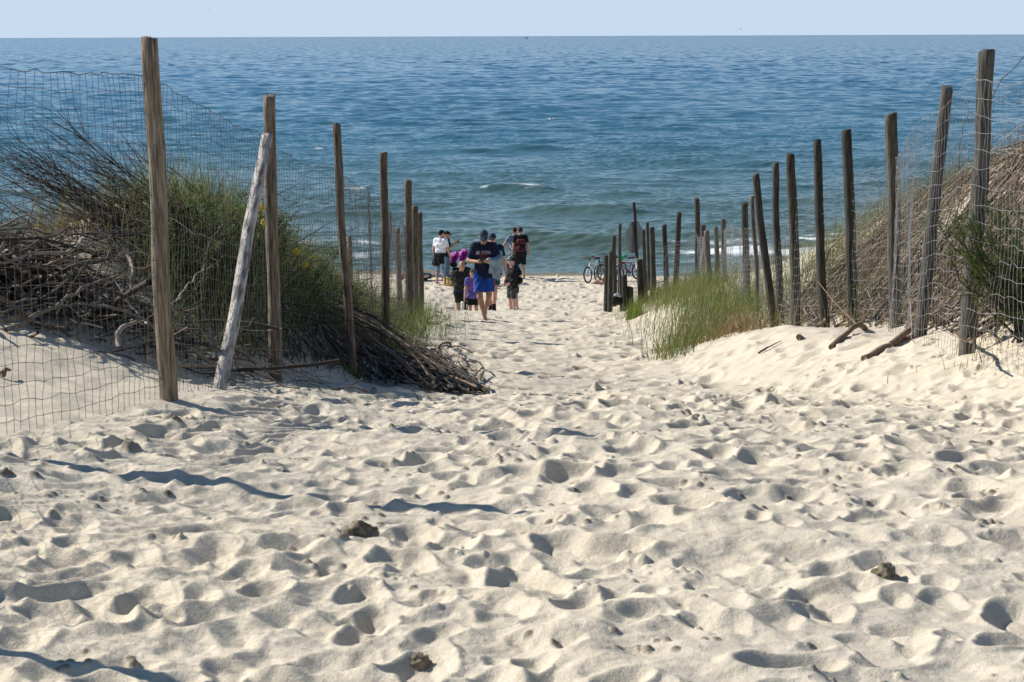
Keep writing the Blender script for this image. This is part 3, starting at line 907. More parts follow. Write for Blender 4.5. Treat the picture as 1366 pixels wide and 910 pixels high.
heap(260, -3.45, 13.0, 0.75, 0.38, 0.0, 0.34, 0.4, 1.2, (0.006, 0.016), DARK + BROWN[:1], (0.05, 0.25), 91)
heap(60, -3.5, 12.7, 0.48, 0.30, 0.02, 0.40, 0.5, 1.3, (0.014, 0.028), DARK[1:] + BROWN[2:3] + BLEACH[2:3], (0.1, 0.30), 191, wob=0.07, k=11, sides=7)
heap(70, -3.5, 12.6, 0.50, 0.28, 0.03, 0.42, 0.4, 1.2, (0.010, 0.022), BLEACH, (0.1, 0.30), 92, wob=0.085, k=11, sides=6)
heap(420, -3.2, 13.1, 0.80, 0.45, 0.0, 0.34, 0.3, 0.9, (0.002, 0.005), DARK + BLEACH[1:3], (0.1, 0.4), 93, sides=4, wob=0.09)
heap(120, -2.55, 14.5, 0.30, 0.40, 0.0, 0.30, 0.3, 1.0, (0.003, 0.008), DARK + BLEACH[1:2], (0.1, 0.35), 94, sides=4, wob=0.09)
o = mb.build('brushwood', M['twig'])
tag(o, 'tangled heap of dark and bleached dead branches on the left dune', 'brushwood', kind='stuff')

# bundle of long thin twigs fanning up to the left above the heap
mb = MB()
n = 190
gg = np.random.default_rng(95)
root = np.stack([gg.normal(-2.55, 0.40, n), gg.normal(14.9, 0.50, n)], -1)
R0_ = on_ground(root[:, 0], root[:, 1], gg.uniform(0.0, 0.25, n))
L = 0.35 + 1.15 * gg.random(n) ** 1.8
az = math.pi + gg.normal(-0.1, 0.45, n); el = gg.normal(0.50, 0.18, n)
D = np.stack([np.cos(az) * np.cos(el), np.sin(az) * np.cos(el), np.sin(el)], -1) * L[:, None]
P = poly_sticks(R0_, R0_ + D, 9, 0.03, 96)
P[..., 2] -= (0.10 * L)[:, None] * (np.linspace(0, 1, 9) ** 2)[None] * gg.uniform(-0.6, 1.4, (n, 1))
rr = gg.uniform(0.003, 0.0075, n)
stick_mesh(mb, P, rr, rr * 0.25, 4, pick(DARK + [(0.14, 0.11, 0.085)], n, gg, 0.3))
for q_ in range(3):                                                   # side shoots
    i = gg.integers(0, n, 260); kx = gg.integers(3, 8, 260)
    s = P[i, kx]; d = P[i, 8] - P[i, 2]; d = d / np.linalg.norm(d, axis=1, keepdims=True) + 0.32 * gg.normal(size=(260, 3))
    Q = poly_sticks(s, s + d * gg.uniform(0.15, 0.5, (260, 1)), 5, 0.04, 97 + q_)
    stick_mesh(mb, Q, np.full(260, 0.0028), np.full(260, 0.0010), 3, pick(DARK, 260, gg, 0.3))
o = mb.build('brushwood', M['twig'])
tag(o, 'spray of long thin dark twigs fanning up left over the sea', 'brushwood', kind='stuff')

# dark rods laid down the slope between the left fence and the path
mb = MB()
n = 150
gg = np.random.default_rng(98)
u = gg.random(n) ** 0.9
e = np.stack([np.interp(u, [0, .45, 1], [-1.18, -0.16, -0.78]) - np.abs(gg.normal(0, 0.09, n)), np.interp(u, [0, .45, 1], [15.5, 14.95, 21.0]) + np.abs(gg.normal(0, 0.22, n))], -1)
n2 = 55
e = np.concatenate([e, np.stack([np.linspace(-1.78, -1.30, n2) + gg.normal(0, .05, n2), np.linspace(14.4, 15.7, n2) + gg.normal(0, .15, n2)], -1)]); n += n2
Lr = gg.uniform(0.9, 3.0, n)
s = e + np.stack([-Lr * gg.uniform(0.0, 0.70, n), Lr], -1)
P = poly_sticks(on_ground(s[:, 0], s[:, 1], gg.uniform(0.02, 0.10, n)), on_ground(e[:, 0], e[:, 1], gg.uniform(0.005, 0.07, n)), 9, 0.022, 99)
P[..., 2] = np.maximum(P[..., 2], ground(P[..., 0], P[..., 1]) + 0.008)
rr = 0.004 + 0.014 * gg.random(n) ** 1.6
stick_mesh(mb, P, rr, rr * 0.6, 5, pick(DARK + BROWN[:3] + BLEACH[1:3], n, gg, 0.3))
n = 260
y = gg.uniform(14.2, 22, n); x = fence_l(y) - gg.uniform(0.35, 1.2, n)
a = on_ground(x, y, gg.uniform(0, 0.25, n)); az = gg.normal(-0.6, 0.5, n); el = gg.normal(0.1, 0.35, n); L = gg.uniform(0.25, 0.9, n)
P = poly_sticks(a, a + np.stack([np.cos(az) * np.cos(el), np.sin(az) * np.cos(el), np.sin(el)], -1) * L[:, None], 6, 0.06, 101)
P[..., 2] = np.maximum(P[..., 2], ground(P[..., 0], P[..., 1]) + 0.006)
stick_mesh(mb, P, gg.uniform(0.002, 0.006, n), np.full(n, 0.001), 4, pick(DARK, n, gg, 0.4))
o = mb.build('brushwood', M['twig'])
tag(o, 'dark rods laid down the bank at the foot of the left fence', 'brushwood', kind='stuff')

# brown brushwood covering the right dune, lying up the slope
mb = MB()
n = 2600
gg = np.random.default_rng(102)
y = gg.uniform(13.3, 24, n); x = np.interp(y, [13.0, 13.4, 15.1, 18.4, 20.2, 20.8, 22, 24], [3.3, 3.2, 3.25, 3.62, 3.56, 3.42, 3.28, 3.1]) + gg.uniform(0, 1, n) ** 1.2 * np.interp(y, [13, 24], [3.2, 3.0])
a = on_ground(x, y, gg.uniform(0.0, 0.16, n))
keep = vnoise(x * 1.3, y * 0.9, 301) + 0.4 * vnoise(x * 4, y * 3, 302) > -0.45
a, x, y = a[keep], x[keep], y[keep]; n = len(x)
L = gg.uniform(0.3, 1.7, n); az = np.where(gg.random(n) < 0.5, gg.normal(0.25, 0.5, n), gg.uniform(-1.2, 2.6, n))
b = a + np.stack([np.cos(az), np.sin(az), 0 * az], -1) * L[:, None]
fx_ = np.interp(b[:, 1], [13.0, 13.4, 15.1, 18.4, 20.2, 20.8, 22, 24], [3.3, 3.2, 3.25, 3.62, 3.56, 3.42, 3.28, 3.1])
b[:, 0] = np.maximum(b[:, 0], fx_ + 0.05)
b[:, 2] = ground(b[:, 0], b[:, 1]) + gg.uniform(0.0, 0.30, n)
P = poly_sticks(a, b, 7, 0.055, 103)
P[..., 2] = np.maximum(P[..., 2], ground(P[..., 0], P[..., 1]) + 0.01)
rr = gg.uniform(0.003, 0.011, n)
stick_mesh(mb, P, rr, rr * 0.3, 4, pick(BROWN + BLEACH + DARK[2:], n, gg, 0.35))
n = 4200
y = gg.uniform(13.3, 25, n); x = np.interp(y, [13.0, 13.4, 15.1, 18.4, 20.2, 20.8, 22, 24], [3.3, 3.2, 3.25, 3.62, 3.56, 3.42, 3.28, 3.1]) + 3.5 * gg.uniform(0.0, 1, n) ** 1.2
a = on_ground(x, y, gg.uniform(0, 0.20, n)); keep = vnoise(x * 1.3, y * 0.9, 301) + 0.4 * vnoise(x * 4, y * 3, 302) > -0.35
a = a[keep]; n = len(a)
az = gg.uniform(0, 6.28, n); el = gg.normal(0.35, 0.45, n); L = gg.uniform(0.08, 0.45, n)
P = poly_sticks(a, a + np.stack([np.cos(az) * np.cos(el), np.sin(az) * np.cos(el), np.sin(el)], -1) * L[:, None], 5, 0.07, 104)
stick_mesh(mb, P, gg.uniform(0.0015, 0.004, n), np.full(n, 0.0008), 3, pick(BROWN + DARK + BLEACH[1:3] + RUSTY, n, gg, 0.35))
n = 90
y = gg.uniform(13.6, 21, n); x = (-0.05 + np.interp(y, [13.0, 13.4, 15.1, 18.4, 20.2, 20.8, 22, 24], [3.3, 3.2, 3.25, 3.62, 3.56, 3.42, 3.28, 3.1])) + 1.8 * gg.random(n) ** 1.6
a = on_ground(x, y, gg.uniform(0.0, 0.10, n)); az = gg.normal(0.25, 0.55, n); L = gg.uniform(0.5, 1.6, n)
b = a + np.stack([np.cos(az), np.sin(az), 0 * az], -1) * L[:, None]; b[:, 2] = ground(b[:, 0], b[:, 1]) + gg.uniform(0.05, 0.4, n)
P = poly_sticks(a, b, 10, 0.05, 107)
rr = gg.uniform(0.008, 0.020, n)
stick_mesh(mb, P, rr, rr * 0.4, 6, pick(BROWN + DARK[2:] + BLEACH[:2], n, gg, 0.3))
o = mb.build('brushwood', M['twig'])
tag(o, 'brown dead brushwood covering the right dune behind the netting', 'brushwood', kind='stuff')

# single branches and logs that stand out
def br(p0, d0, p1, d1, r, col, label, **k):
    a_ = at(*p0, d0) if d0 else hit(*p0, r * 0.6)
    b_ = at(*p1, d1) if d1 else hit(*p1, r * 0.9)
    branch('dead_branch', a_, b_, r, 500 + int(p0[0] + p0[1]), col, label, **k)

GB = 'bleached branches on the left heap'
br((0, 452), 12.6, (118, 322), 13.4, .016, BLEACH[0], 'long bleached branch slanting up right across the left heap', group=GB)
br((62, 455), 12.5, (148, 330), 13.2, .014, BLEACH[1], 'crooked grey branch curving up in the middle of the left heap', group=GB)
br((0, 388), 12.8, (122, 375), 13.2, .013, BLEACH[2], 'straight brownish branch lying level near the left frame edge', group=GB)
br((10, 330), 13.0, (38, 372), 12.8, .024, BLEACH[3], 'thick pale branch stub hanging at the upper left of the heap', group=GB, forks=1)
br((2, 355), 13.0, (90, 312), 13.6, .020, BLEACH[1], 'thick curved branch arching at the top left of the heap', group=GB)
br((60, 340), 13.1, (145, 328), 13.5, .012, BLEACH[3], 'white bare branch lying level below the grass top', group=GB, forks=1)
br((165, 335), 13.0, (193, 428), 12.6, .012, BLEACH[0], 'pale drooping branch just left of the nearest post', group=GB)
br((196, 432), 12.4, (152, 372), 12.7, .007, BLEACH[3], 'thin white twig bowed like a hook beside the nearest post', group=GB, forks=0)
br((112, 480), 12.2, (66, 408), 12.6, .012, BLEACH[0], 'forked stick with its tip poking into the white sand', group=GB)
br((20, 430), 12.5, (140, 372), 13.0, .012, BLEACH[1], 'slender grey branch crossing the heap below the curved one', group=GB)
br((0, 500), 10.5, (14, 494), 10.6, .020, BROWN[0], 'short brown stick end entering at the left frame edge', forks=0)
br((235, 402), 12.6, (273, 353), 13.2, .006, BLEACH[3], 'thin pale curved twig right of the nearest post', forks=1)
br((300, 300), 14.6, (258, 440), 13.2, .008, DARK[1], 'dark thin stem leaning between the nearest post and the prop', forks=2)
br((180, 482), 0, (130, 470), 0, .006, DARK[1], 'small dark twig lying on the white sand near the nearest post', forks=1)
br((560, 430), 0, (604, 443), 0, .020, DARK[1], 'lone dark stick lying on the path beside the tight trio of posts', forks=0)
br((560, 474), 0, (631, 473), 0, .012, DARK[3], 'straight brown stick lying level across the path edge', forks=0)
br((1152, 482), 0, (1262, 430), 0, .030, BROWN[1], 'brown cut log lying on the sand left of the crooked post', forks=1, mat='twig', wob=0.018)
br((1109, 466), 0, (1192, 408), 0, .026, BROWN[0], 'brown log with twigs lying between two right fence posts', forks=2, wob=0.018)
br((1190, 462), 0, (1345, 352), 0, .030, BROWN[1], 'long brown pole lying up the slope behind the crooked post', forks=2, wob=0.018)
br((1305, 423), 13.8, (1366, 398), 14.6, .030, BROWN[0], 'thick brown branch under the green bush', forks=1, wob=0.018)
br((1066, 452), 0, (1100, 420), 0, .026, BROWN[1], 'short brown log at the foot of the grey corner post', forks=0, wob=0.018)
br((1012, 472), 0, (1042, 456), 0, .010, DARK[3], 'small stick lying at the lower end of the right sand bank', forks=0)
gg = np.random.default_rng(612)
for k_, (px_, dd_) in enumerate(((1072, 21.6), (1108, 20.6), (1128, 20.2), (1162, 19.2), (1186, 18.4), (1212, 17.2), (1240, 16.2), (1262, 15.4), (1278, 14.8))):
    a = np.array(at(px_, 440, dd_)); a[0] += 0.10 * gg.random(); a[2] = float(ground(np.array([a[0]]), np.array([a[1]]))[0]) + 0.02
    L = gg.uniform(0.5, 1.1); az = gg.normal(0.5, 0.35)
    b = a + np.array([math.cos(az) * L, math.sin(az) * L, 0]); b[2] = float(ground(b[:1], b[1:2])[0]) + gg.uniform(0.05, 0.22)
    branch('dead_branch', a, b, gg.uniform(0.012, 0.022), 620 + k_, (BROWN + DARK[2:])[int(gg.integers(0, 6))], 'brown stick lying up the slope just behind the right fence posts', 'sticks behind the right fence', forks=int(gg.integers(1, 4)), wob=0.03)
br((1285, 245), 15.5, (1366, 75), 15.2, .008, BROWN[2], 'long bare shoot rising past the thickest right post', forks=3)
br((1270, 300), 16.2, (1292, 150), 15.8, .006, BROWN[2], 'thin bare shoot rising between the two right posts', forks=2)
br((1215, 400), 14.95, (1222, 462), 14.8, .008, BLEACH[3], 'pale splinter hanging along the foot of the crooked post', forks=0)


# ------------------------------------------------------------------ grass
GREEN = [(0.085, 0.125, 0.024), (0.128, 0.170, 0.040), (0.056, 0.090, 0.018), (0.160, 0.185, 0.058)]
STRAW = [(0.26, 0.20, 0.10), (0.32, 0.25, 0.14), (0.20, 0.14, 0.06)]
RUST = [(0.20, 0.10, 0.045), (0.26, 0.15, 0.07), (0.16, 0.085, 0.04)]


def blades(mb, x, y, z, L, w, cols, seed, lean=(0.0, 0.0), spread=0.45, k=5):
    gg = np.random.default_rng(seed)
    n = len(x)
    az = gg.uniform(0, 2 * np.pi, n)
    b = np.abs(gg.normal(0, spread, n))[:, None]
    t = np.linspace(0, 1, k)[None]
    dx = (np.cos(az) * 1.0)[:, None] * b + lean[0]; dy = np.sin(az)[:, None] * b + lean[1]
    P = np.zeros((n, k, 3))
    curve_ = 0.35 * t + 0.65 * t ** 2
    P[..., 0] = x[:, None] + L[:, None] * dx * curve_
    P[..., 1] = y[:, None] + L[:, None] * dy * curve_
    P[..., 2] = z[:, None] + L[:, None] * (t - 0.28 * (b ** 2 + lean[0] ** 2) * t ** 2)
    fa = gg.uniform(0, np.pi, n)
    W_ = np.stack([np.cos(fa), np.sin(fa), 0 * fa], -1)[:, None] * (w[:, None] * (1 - 0.92 * t ** 1.5))[..., None] / 2
    V = np.stack([P - W_, P + W_], 2).reshape(-1, 3)
    base = (np.arange(n) * 2 * k)[:, None] + (2 * np.arange(k - 1))[None]
    q = np.stack([base, base + 1, base + 3, base + 2], -1).reshape(-1, 4)
    mb.add(V, q, col=np.repeat(cols, 2 * k, 0))


def patch(mb, n, cx, cy, sx, sy, L, cols, seed, lean=(0.10, 0.0), spread=0.55, w=0.0075, clump=1.0, uni=False, var=0.25):
    gg = np.random.default_rng(seed)
    if uni: x = gg.uniform(cx - sx, cx + sx, n); y = gg.uniform(cy - sy, cy + sy, n)
    else: x = gg.normal(cx, sx, n); y = gg.normal(cy, sy, n)
    if clump:
        keep = vnoise(x * 2.6, y * 2.0, seed) + 0.5 * vnoise(x * 7, y * 6, seed + 1) > gg.uniform(-1.2, 0.6, n) * clump
        x, y = x[keep], y[keep]
    if cx < -1.4:                                                     # the foot of the left fence stays bare
        keep = (x < fence_l(y) - 0.32 - 0.15 * vnoise(y * 2, x * 2, seed)) | (y > 19.5)
        x, y = x[keep], y[keep]
    n = len(x)
    hh = (1 + 0.35 * vnoise(x * 2.2, y * 1.6, seed + 2))
    blades(mb, x, y, ground(x, y) - 0.01, (0.25 + 0.85 * gg.random(n) ** 0.8) * L * hh, gg.uniform(0.6, 1.2, n) * w, pick(cols, n, gg, var), seed + 3, lean, spread)


# left dune
mb = MB()
patch(mb, 3600, -2.15, 15.8, 0.42, 1.3, 0.50, GREEN + STRAW[:1], 201)
patch(mb, 5200, -2.0, 18.6, 0.40, 1.6, 0.52, GREEN, 202)
patch(mb, 3000, -1.9, 22.5, 0.35, 2.0, 0.50, GREEN + STRAW[:1], 203)
patch(mb, 1500, -2.1, 14.6, 0.30, 0.35, 0.42, GREEN, 212)
patch(mb, 900, -3.1, 16.2, 0.55, 1.0, 0.45, GREEN + STRAW, 204)
patch(mb, 900, -3.2, 14.9, 0.5, 0.35, 0.40, STRAW + GREEN[:2] + RUST[:1], 205)
patch(mb, 1500, -1.6, 27.5, 0.35, 2.5, 0.45, GREEN, 206)
patch(mb, 420, -1.28, 20.6, 0.16, 1.2, 0.42, GREEN[1:], 207, clump=0)
patch(mb, 300, -1.42, 26.2, 0.12, 0.4, 0.40, GREEN[1:] + STRAW[:1], 208, clump=0)
patch(mb, 900, -2.9, 21.0, 0.7, 2.5, 0.5, GREEN + STRAW[:1], 209)
patch(mb, 1200, -1.9, 33, 0.5, 3.0, 0.4, GREEN, 210)
patch(mb, 60, -1.27, 15.5, 0.08, 0.15, 0.16, GREEN[1:], 211, clump=0)
o = mb.build('dune_grass', M['leaf'], smooth=False)
tag(o, 'green and straw coloured grass growing over the left dune', 'grass', kind='stuff')

# right dune and bank
mb = MB()
patch(mb, 3600, 3.05, 26.5, 0.55, 2.2, 0.55, GREEN + GREEN[1:2] + STRAW[:1], 221)
patch(mb, 1900, 3.05, 31.5, 0.30, 2.4, 0.50, GREEN + STRAW[:1], 222)
patch(mb, 1800, 3.1, 36.5, 0.34, 1.8, 0.48, GREEN + STRAW[:1], 223)
patch(mb, 3600, 4.5, 24.5, 0.6, 2.0, 0.50, GREEN + STRAW, 224)
patch(mb, 1800, 4.0, 21.3, 0.35, 1.2, 0.42, GREEN + STRAW, 225)
patch(mb, 900, 2.75, 39.5, 0.25, 0.5, 0.40, GREEN[1:] + STRAW[:1], 226, clump=0)
patch(mb, 2200, 5.4, 19.0, 0.9, 2.5, 0.32, STRAW + RUST + GREEN[:1], 227)
patch(mb, 1600, 4.0, 34, 0.8, 3.0, 0.5, GREEN + STRAW, 228)
patch(mb, 260, 3.5, 13.2, 0.3, 0.3, 0.14, STRAW, 229)
patch(mb, 600, 4.0, 16.8, 0.20, 1.4, 0.26, GREEN + STRAW, 230)
patch(mb, 600, 3.95, 20.0, 0.18, 1.0, 0.34, GREEN + STRAW, 231)
patch(mb, 900, 4.6, 16.0, 0.5, 1.6, 0.28, GREEN + STRAW + RUST, 232)
o = mb.build('dune_grass', M['leaf'], smooth=False)
tag(o, 'green grass growing over the right dune behind the posts', 'grass', kind='stuff')


def tussock(x, y, n, sx, sy, L, cols, seed, label, spread=0.95, w=0.0085):
    mb = MB()
    patch(mb, n, x, y, sx, sy, L, cols, seed, clump=0.9, spread=spread, w=w)
    V = np.concatenate(mb.V); o_ = np.array([x, y, float(ground(np.array([x]), np.array([y]))[0])])
    mb.V = [V - o_]
    o = mb.build('grass_tussock', M['leaf'], smooth=False)
    o.location = o_
    tag(o, label, 'grass', 'tussocks on the right bank')


tussock(1.62, 20.4, 330, 0.10, 0.30, 0.36, GREEN[1:] + STRAW[:1], 241, 'green tussock furthest down the right bank, nearest the path')
tussock(1.93, 21.9, 850, 0.17, 0.5, 0.40, GREEN + STRAW[:1], 242, 'broad green tussock in the middle of the right sand bank')
tussock(2.40, 21.1, 650, 0.20, 0.30, 0.32, RUST + STRAW, 243, 'reddish dry tussock at the foot of the tilted post')
tussock(2.42, 23.8, 1150, 0.24, 0.8, 0.44, GREEN + STRAW[:1], 244, 'tall green tussock behind the reddish dry one')
tussock(2.25, 36.5, 600, 0.08, 0.25, 0.40, [(0.12, 0.17, 0.02), (0.15, 0.20, 0.03)], 245, 'yellow green tussock at the foot of the far post cluster')


# ------------------------------------------------------------------ shrubs and flowers
def shrub(name, c, size, nst, nleaf, leaf, cols, seed, label, lean=(0, 0, 0), needle=False, wood=DARK):
    gg = np.random.default_rng(seed)
    e_ = empty(name, c)
    tag(e_, label, 'shrub')
    st, lf_ = MB(), MB()
    az = gg.uniform(0, 6.28, nst); sp = gg.uniform(0.2, 1.0, nst)
    tip = np.stack([np.cos(az) * sp * size[0], np.sin(az) * sp * size[1], size[2] * gg.uniform(0.45, 1.0, nst)], -1) + np.asarray(lean)
    P = poly_sticks(np.stack([gg.normal(0, 0.05, nst), gg.normal(0, 0.05, nst), np.full(nst, -0.05)], -1), tip, 9, 0.06, seed + 1)
    stick_mesh(st, P, np.full(nst, 0.009), np.full(nst, 0.002), 5, pick(wood, nst, gg))
    m = nst * 7
    i = gg.integers(0, nst, m); kx = gg.integers(2, 9, m)
    s = P[i, kx]; d = (P[i, 8] - P[i, 0]); d = d / np.linalg.norm(d, axis=1, keepdims=True) + 0.6 * gg.normal(size=(m, 3))
    Q = poly_sticks(s, s + d * gg.uniform(0.08, 0.24, (m, 1)) * size[2], 5, 0.05, seed + 2)
    stick_mesh(st, Q, np.full(m, 0.004), np.full(m, 0.0012), 4, pick(wood, m, gg))
    i = gg.integers(0, m, nleaf); f = gg.random(nleaf) * 3.99; k0 = f.astype(int); f = (f - k0)[:, None]
    p = Q[i, k0] * (1 - f) + Q[i, k0 + 1] * f
    dr = Q[i, 4] - Q[i, 0]; dr /= np.linalg.norm(dr, axis=1, keepdims=True)
    v = dr * (0.8 if needle else 0.3) + (0.45 if needle else 0.8) * gg.normal(size=(nleaf, 3)); v /= np.linalg.norm(v, axis=1, keepdims=True)
    a = np.cross(v, gg.normal(size=(nleaf, 3))); a /= np.linalg.norm(a, axis=1, keepdims=True)
    l = leaf[0] * gg.uniform(0.6, 1.2, (nleaf, 1)); w_ = leaf[1] * gg.uniform(0.7, 1.2, (nleaf, 1))
    V = np.stack([p, p + v * l * .5 + a * w_ / 2, p + v * l, p + v * l * .5 - a * w_ / 2], 1).reshape(-1, 3)
    lf_.add(V, np.arange(4 * nleaf).reshape(-1, 4), col=np.repeat(pick(cols, nleaf, gg, 0.3), 4, 0))
    st.build('stem', M['twig'], e_)
    lf_.build('foliage', M['leaf'], e_, smooth=False)
    return e_


LEAFG = [(0.080, 0.135, 0.026), (0.120, 0.180, 0.038), (0.155, 0.205, 0.058), (0.055, 0.090, 0.022)]
DKN = [(0.040, 0.075, 0.016), (0.065, 0.110, 0.022), (0.095, 0.135, 0.032), (0.13, 0.12, 0.04)]


def gpt(px, d):
    x = (px - 683.0) / F_PX * d / math.cos(PITCH) * 1.0
    x = float(at(px, 300, d)[0])
    return (x, d, float(ground(np.array([x]), np.array([d]))[0]))


shrub('shrub', gpt(262, 15.0), (0.42, 0.4, 0.60), 26, 5200, (0.035, 0.012), LEAFG, 261, 'dark leafy shrub on the dune crest right of the nearest post')
shrub('shrub', gpt(312, 15.3), (0.35, 0.4, 0.58), 22, 4200, (0.045, 0.010), LEAFG[1:], 262, 'lighter green shrub with feathery shoots left of the propped post')
shrub('shrub', gpt(405, 17.6), (0.35, 0.5, 0.46), 22, 3800, (0.040, 0.011), LEAFG, 263, 'low green shrub between the propped post and the slim tilted post')
shrub('shrub', gpt(352, 16.4), (0.38, 0.4, 0.50), 24, 4200, (0.042, 0.011), LEAFG[1:], 271, 'bright green shrub right behind the post that carries the prop')
shrub('shrub', gpt(232, 14.4), (0.34, 0.3, 0.40), 24, 3600, (0.036, 0.011), LEAFG, 272, 'mid green shrub just right of the nearest post, below the crest')
shrub('shrub', gpt(450, 19.0), (0.34, 0.5, 0.42), 22, 3400, (0.042, 0.011), LEAFG[1:], 273, 'small green shrub left of the slim tilted post, furthest of the shrubs')
shrub('shrub', gpt(185, 14.9), (0.50, 0.4, 0.30), 26, 3200, (0.030, 0.009), [(0.13, 0.10, 0.035), (0.09, 0.09, 0.03), (0.22, 0.13, 0.05)], 264, 'brownish low shrub under the fanned twigs behind the nearest post', wood=BROWN)
bx_ = at(1352, 330, 13.0)
shrub('bush', (bx_[0] + 0.16, 13.0, float(ground(np.array([bx_[0] + .16]), np.array([13.0]))[0]) + 0.02), (0.42, 0.33, 0.72), 56, 15000, (0.050, 0.0060), DKN, 265,
      'dark green needle bush at the right frame edge beside the thickest post', lean=(-0.14, -0.05, 0.06), needle=True)


def flower(px, py, d, label, seed):
    c = at(px, py, d)
    z0 = float(ground(np.array([c[0]]), np.array([d]))[0])
    e_ = empty('wildflower', (c[0], d, z0))
    tag(e_, label, 'flower', 'yellow wildflowers on the left dune')
    h = c[2] - z0
    MB().tube([(0, 0, -0.02), (0.01, 0, h * .5), (0, 0, h)], [0.003, 0.0025, 0.002], 5).build('stem', M['stalk'], e_)
    m = MB()
    gg = np.random.default_rng(seed)
    for k in range(9):
        a = k * 0.7
        m.ellipsoid((0.020 * math.cos(a), 0.010 * math.sin(a) - 0.004, h + 0.018 * math.sin(a)), (0.013, 0.006, 0.009), 8, 6)
    m.ellipsoid((0, -0.006, h), (0.012, 0.008, 0.012), 8, 6)
    m.build('bloom', M['yellow'], e_)


M['stalk'] = noise_mat('green_stalk', (0.05, 0.08, 0.02), (0.08, 0.12, 0.03), 20)
M['yellow'] = noise_mat('yellow_petal', (0.60, 0.40, 0.02), (0.72, 0.50, 0.03), 20, 0.7)
flower(349, 277, 14.0, 'yellow flower between the prop and its post, upper one', 1)
flower(354, 297, 14.0, 'yellow flower between the prop and its post, lower one', 2)
flower(396, 336, 16.2, 'yellow flower in the grass just right of the propped post, left of its pair', 3)
flower(406, 353, 16.4, 'yellow flower in the grass right of the propped post, lower of its pair', 4)


# ------------------------------------------------------------------ clods of damp sand in the foreground
M['clod'] = noise_mat('damp_sand_clod', (0.095, 0.078, 0.048), (0.27, 0.225, 0.155), 24, 0.95, bump=0.01, bscale=60)


def clod(px, py, d, r, seed, label):
    c = at(px, py, d)
    gg = np.random.default_rng(seed)
    a = np.linspace(0, 2 * np.pi, 40, endpoint=False)[None]; b = np.linspace(0.03, np.pi - 0.03, 26)[:, None]
    D = np.stack([np.sin(b) * np.cos(a), np.sin(b) * np.sin(a), np.cos(b) + 0 * a], -1)
    rr = 1 + 0.28 * vnoise(D[..., 0] * 2 + seed, D[..., 2] * 2 + D[..., 1] * 2.3, seed) + 0.20 * vnoise(D[..., 0] * 5 + D[..., 1] * 4, D[..., 2] * 5, seed + 1) + 0.07 * vnoise(D[..., 0] * 13 + D[..., 1] * 11, D[..., 2] * 12, seed + 2)
    V = (D * rr[..., None]).reshape(-1, 3) * np.asarray(r)
    i, j = np.meshgrid(np.arange(25), np.arange(40), indexing='ij')
    q = np.stack([i * 40 + j, (i + 1) * 40 + j, (i + 1) * 40 + (j + 1) % 40, i * 40 + (j + 1) % 40], -1).reshape(-1, 4)
    o = mk('sand_clod', V, [q, np.arange(40)[None], (25 * 40 + np.arange(40))[None, ::-1]], M['clod'])
    o.location = (c[0], d, gz(c[0], d) - r[2] * 0.05)
    tag(o, label, 'clod', 'clods of damp sand')


clod(480, 697, 6.75, (0.066, 0.05, 0.062), 31, 'largest pointed clod of damp sand left of centre in the foreground')
clod(1180, 742, 6.20, (0.046, 0.04, 0.045), 32, 'rounded dark clod of sand in the right foreground')
clod(1141, 741, 6.22, (0.014, 0.014, 0.013), 33, 'tiny crumb of sand beside the rounded dark clod on the right')
clod(560, 862, 5.15, (0.032, 0.02, 0.030), 34, 'pointed dark clod near the bottom edge left of centre')


# ------------------------------------------------------------------ people: bodies grown as one smooth surface
def surf(field, lo, hi, h):
    """surface nets: closed smooth mesh of field < 0"""
    lo = np.asarray(lo, float); n = np.maximum(np.ceil((np.asarray(hi) - lo) / h).astype(int) + 1, 3)
    ax = [lo[i] + h * np.arange(n[i]) for i in range(3)]
    G = np.stack(np.meshgrid(*ax, indexing='ij'), -1)
    v = field(G.reshape(-1, 3)).reshape(n)
    for i in range(3):                                              # closed at the box border
        sl = [slice(None)] * 3
        for e in (0, -1):
            sl[i] = e; v[tuple(sl)] = np.maximum(v[tuple(sl)], 1e-4)
    ins = v < 0
    acc = np.zeros(tuple(n - 1) + (3,)); cnt = np.zeros(tuple(n - 1))
    off = [(a, b) for a in (0, 1) for b in (0, 1)]
    for i in range(3):
        j, k = [a for a in range(3) if a != i]
        s0 = [slice(None)] * 3; s1 = [slice(None)] * 3
        s0[i] = slice(0, -1); s1[i] = slice(1, None)
        v0, v1 = v[tuple(s0)], v[tuple(s1)]
        cr = (v0 < 0) != (v1 < 0)
        t = np.where(cr, v0 / np.where(cr, v0 - v1, 1), 0)
        p = G[tuple(s0)].copy(); p[..., i] += t * h
        for a, b in off:                                            # the four cells round this edge
            sl = [slice(None)] * 3
            sl[j] = slice(a, n[j] - 1 + a); sl[k] = slice(b, n[k] - 1 + b)
            m = cr[tuple(sl)]
            acc += np.where(m[..., None], p[tuple(sl)], 0); cnt += m
    idx = -np.ones(tuple(n - 1), int)
    act = cnt > 0
    idx[act] = np.arange(act.sum())
    V = acc[act] / cnt[act][:, None]
    quads = []
    for i in range(3):
        j, k = [(1, 2), (2, 0), (0, 1)][i]
        s0 = [slice(1, -1)] * 3; s1 = [slice(1, -1)] * 3
        s0[i] = slice(0, -1); s1[i] = slice(1, None)
        a_, b_ = ins[tuple(s0)], ins[tuple(s1)]
        pos = np.argwhere(a_ != b_)
        flip = a_[a_ != b_]
        base = pos.copy(); base[:, j] += 1; base[:, k] += 1
        def c(dj, dk):
            q = base.copy(); q[:, j] -= dj; q[:, k] -= dk
            return idx[q[:, 0], q[:, 1], q[:, 2]]
        q = np.stack([c(1, 1), c(0, 1), c(0, 0), c(1, 0)], -1)
        q[~flip] = q[~flip][:, ::-1]
        quads.append(q)
    return V, np.concatenate(quads)


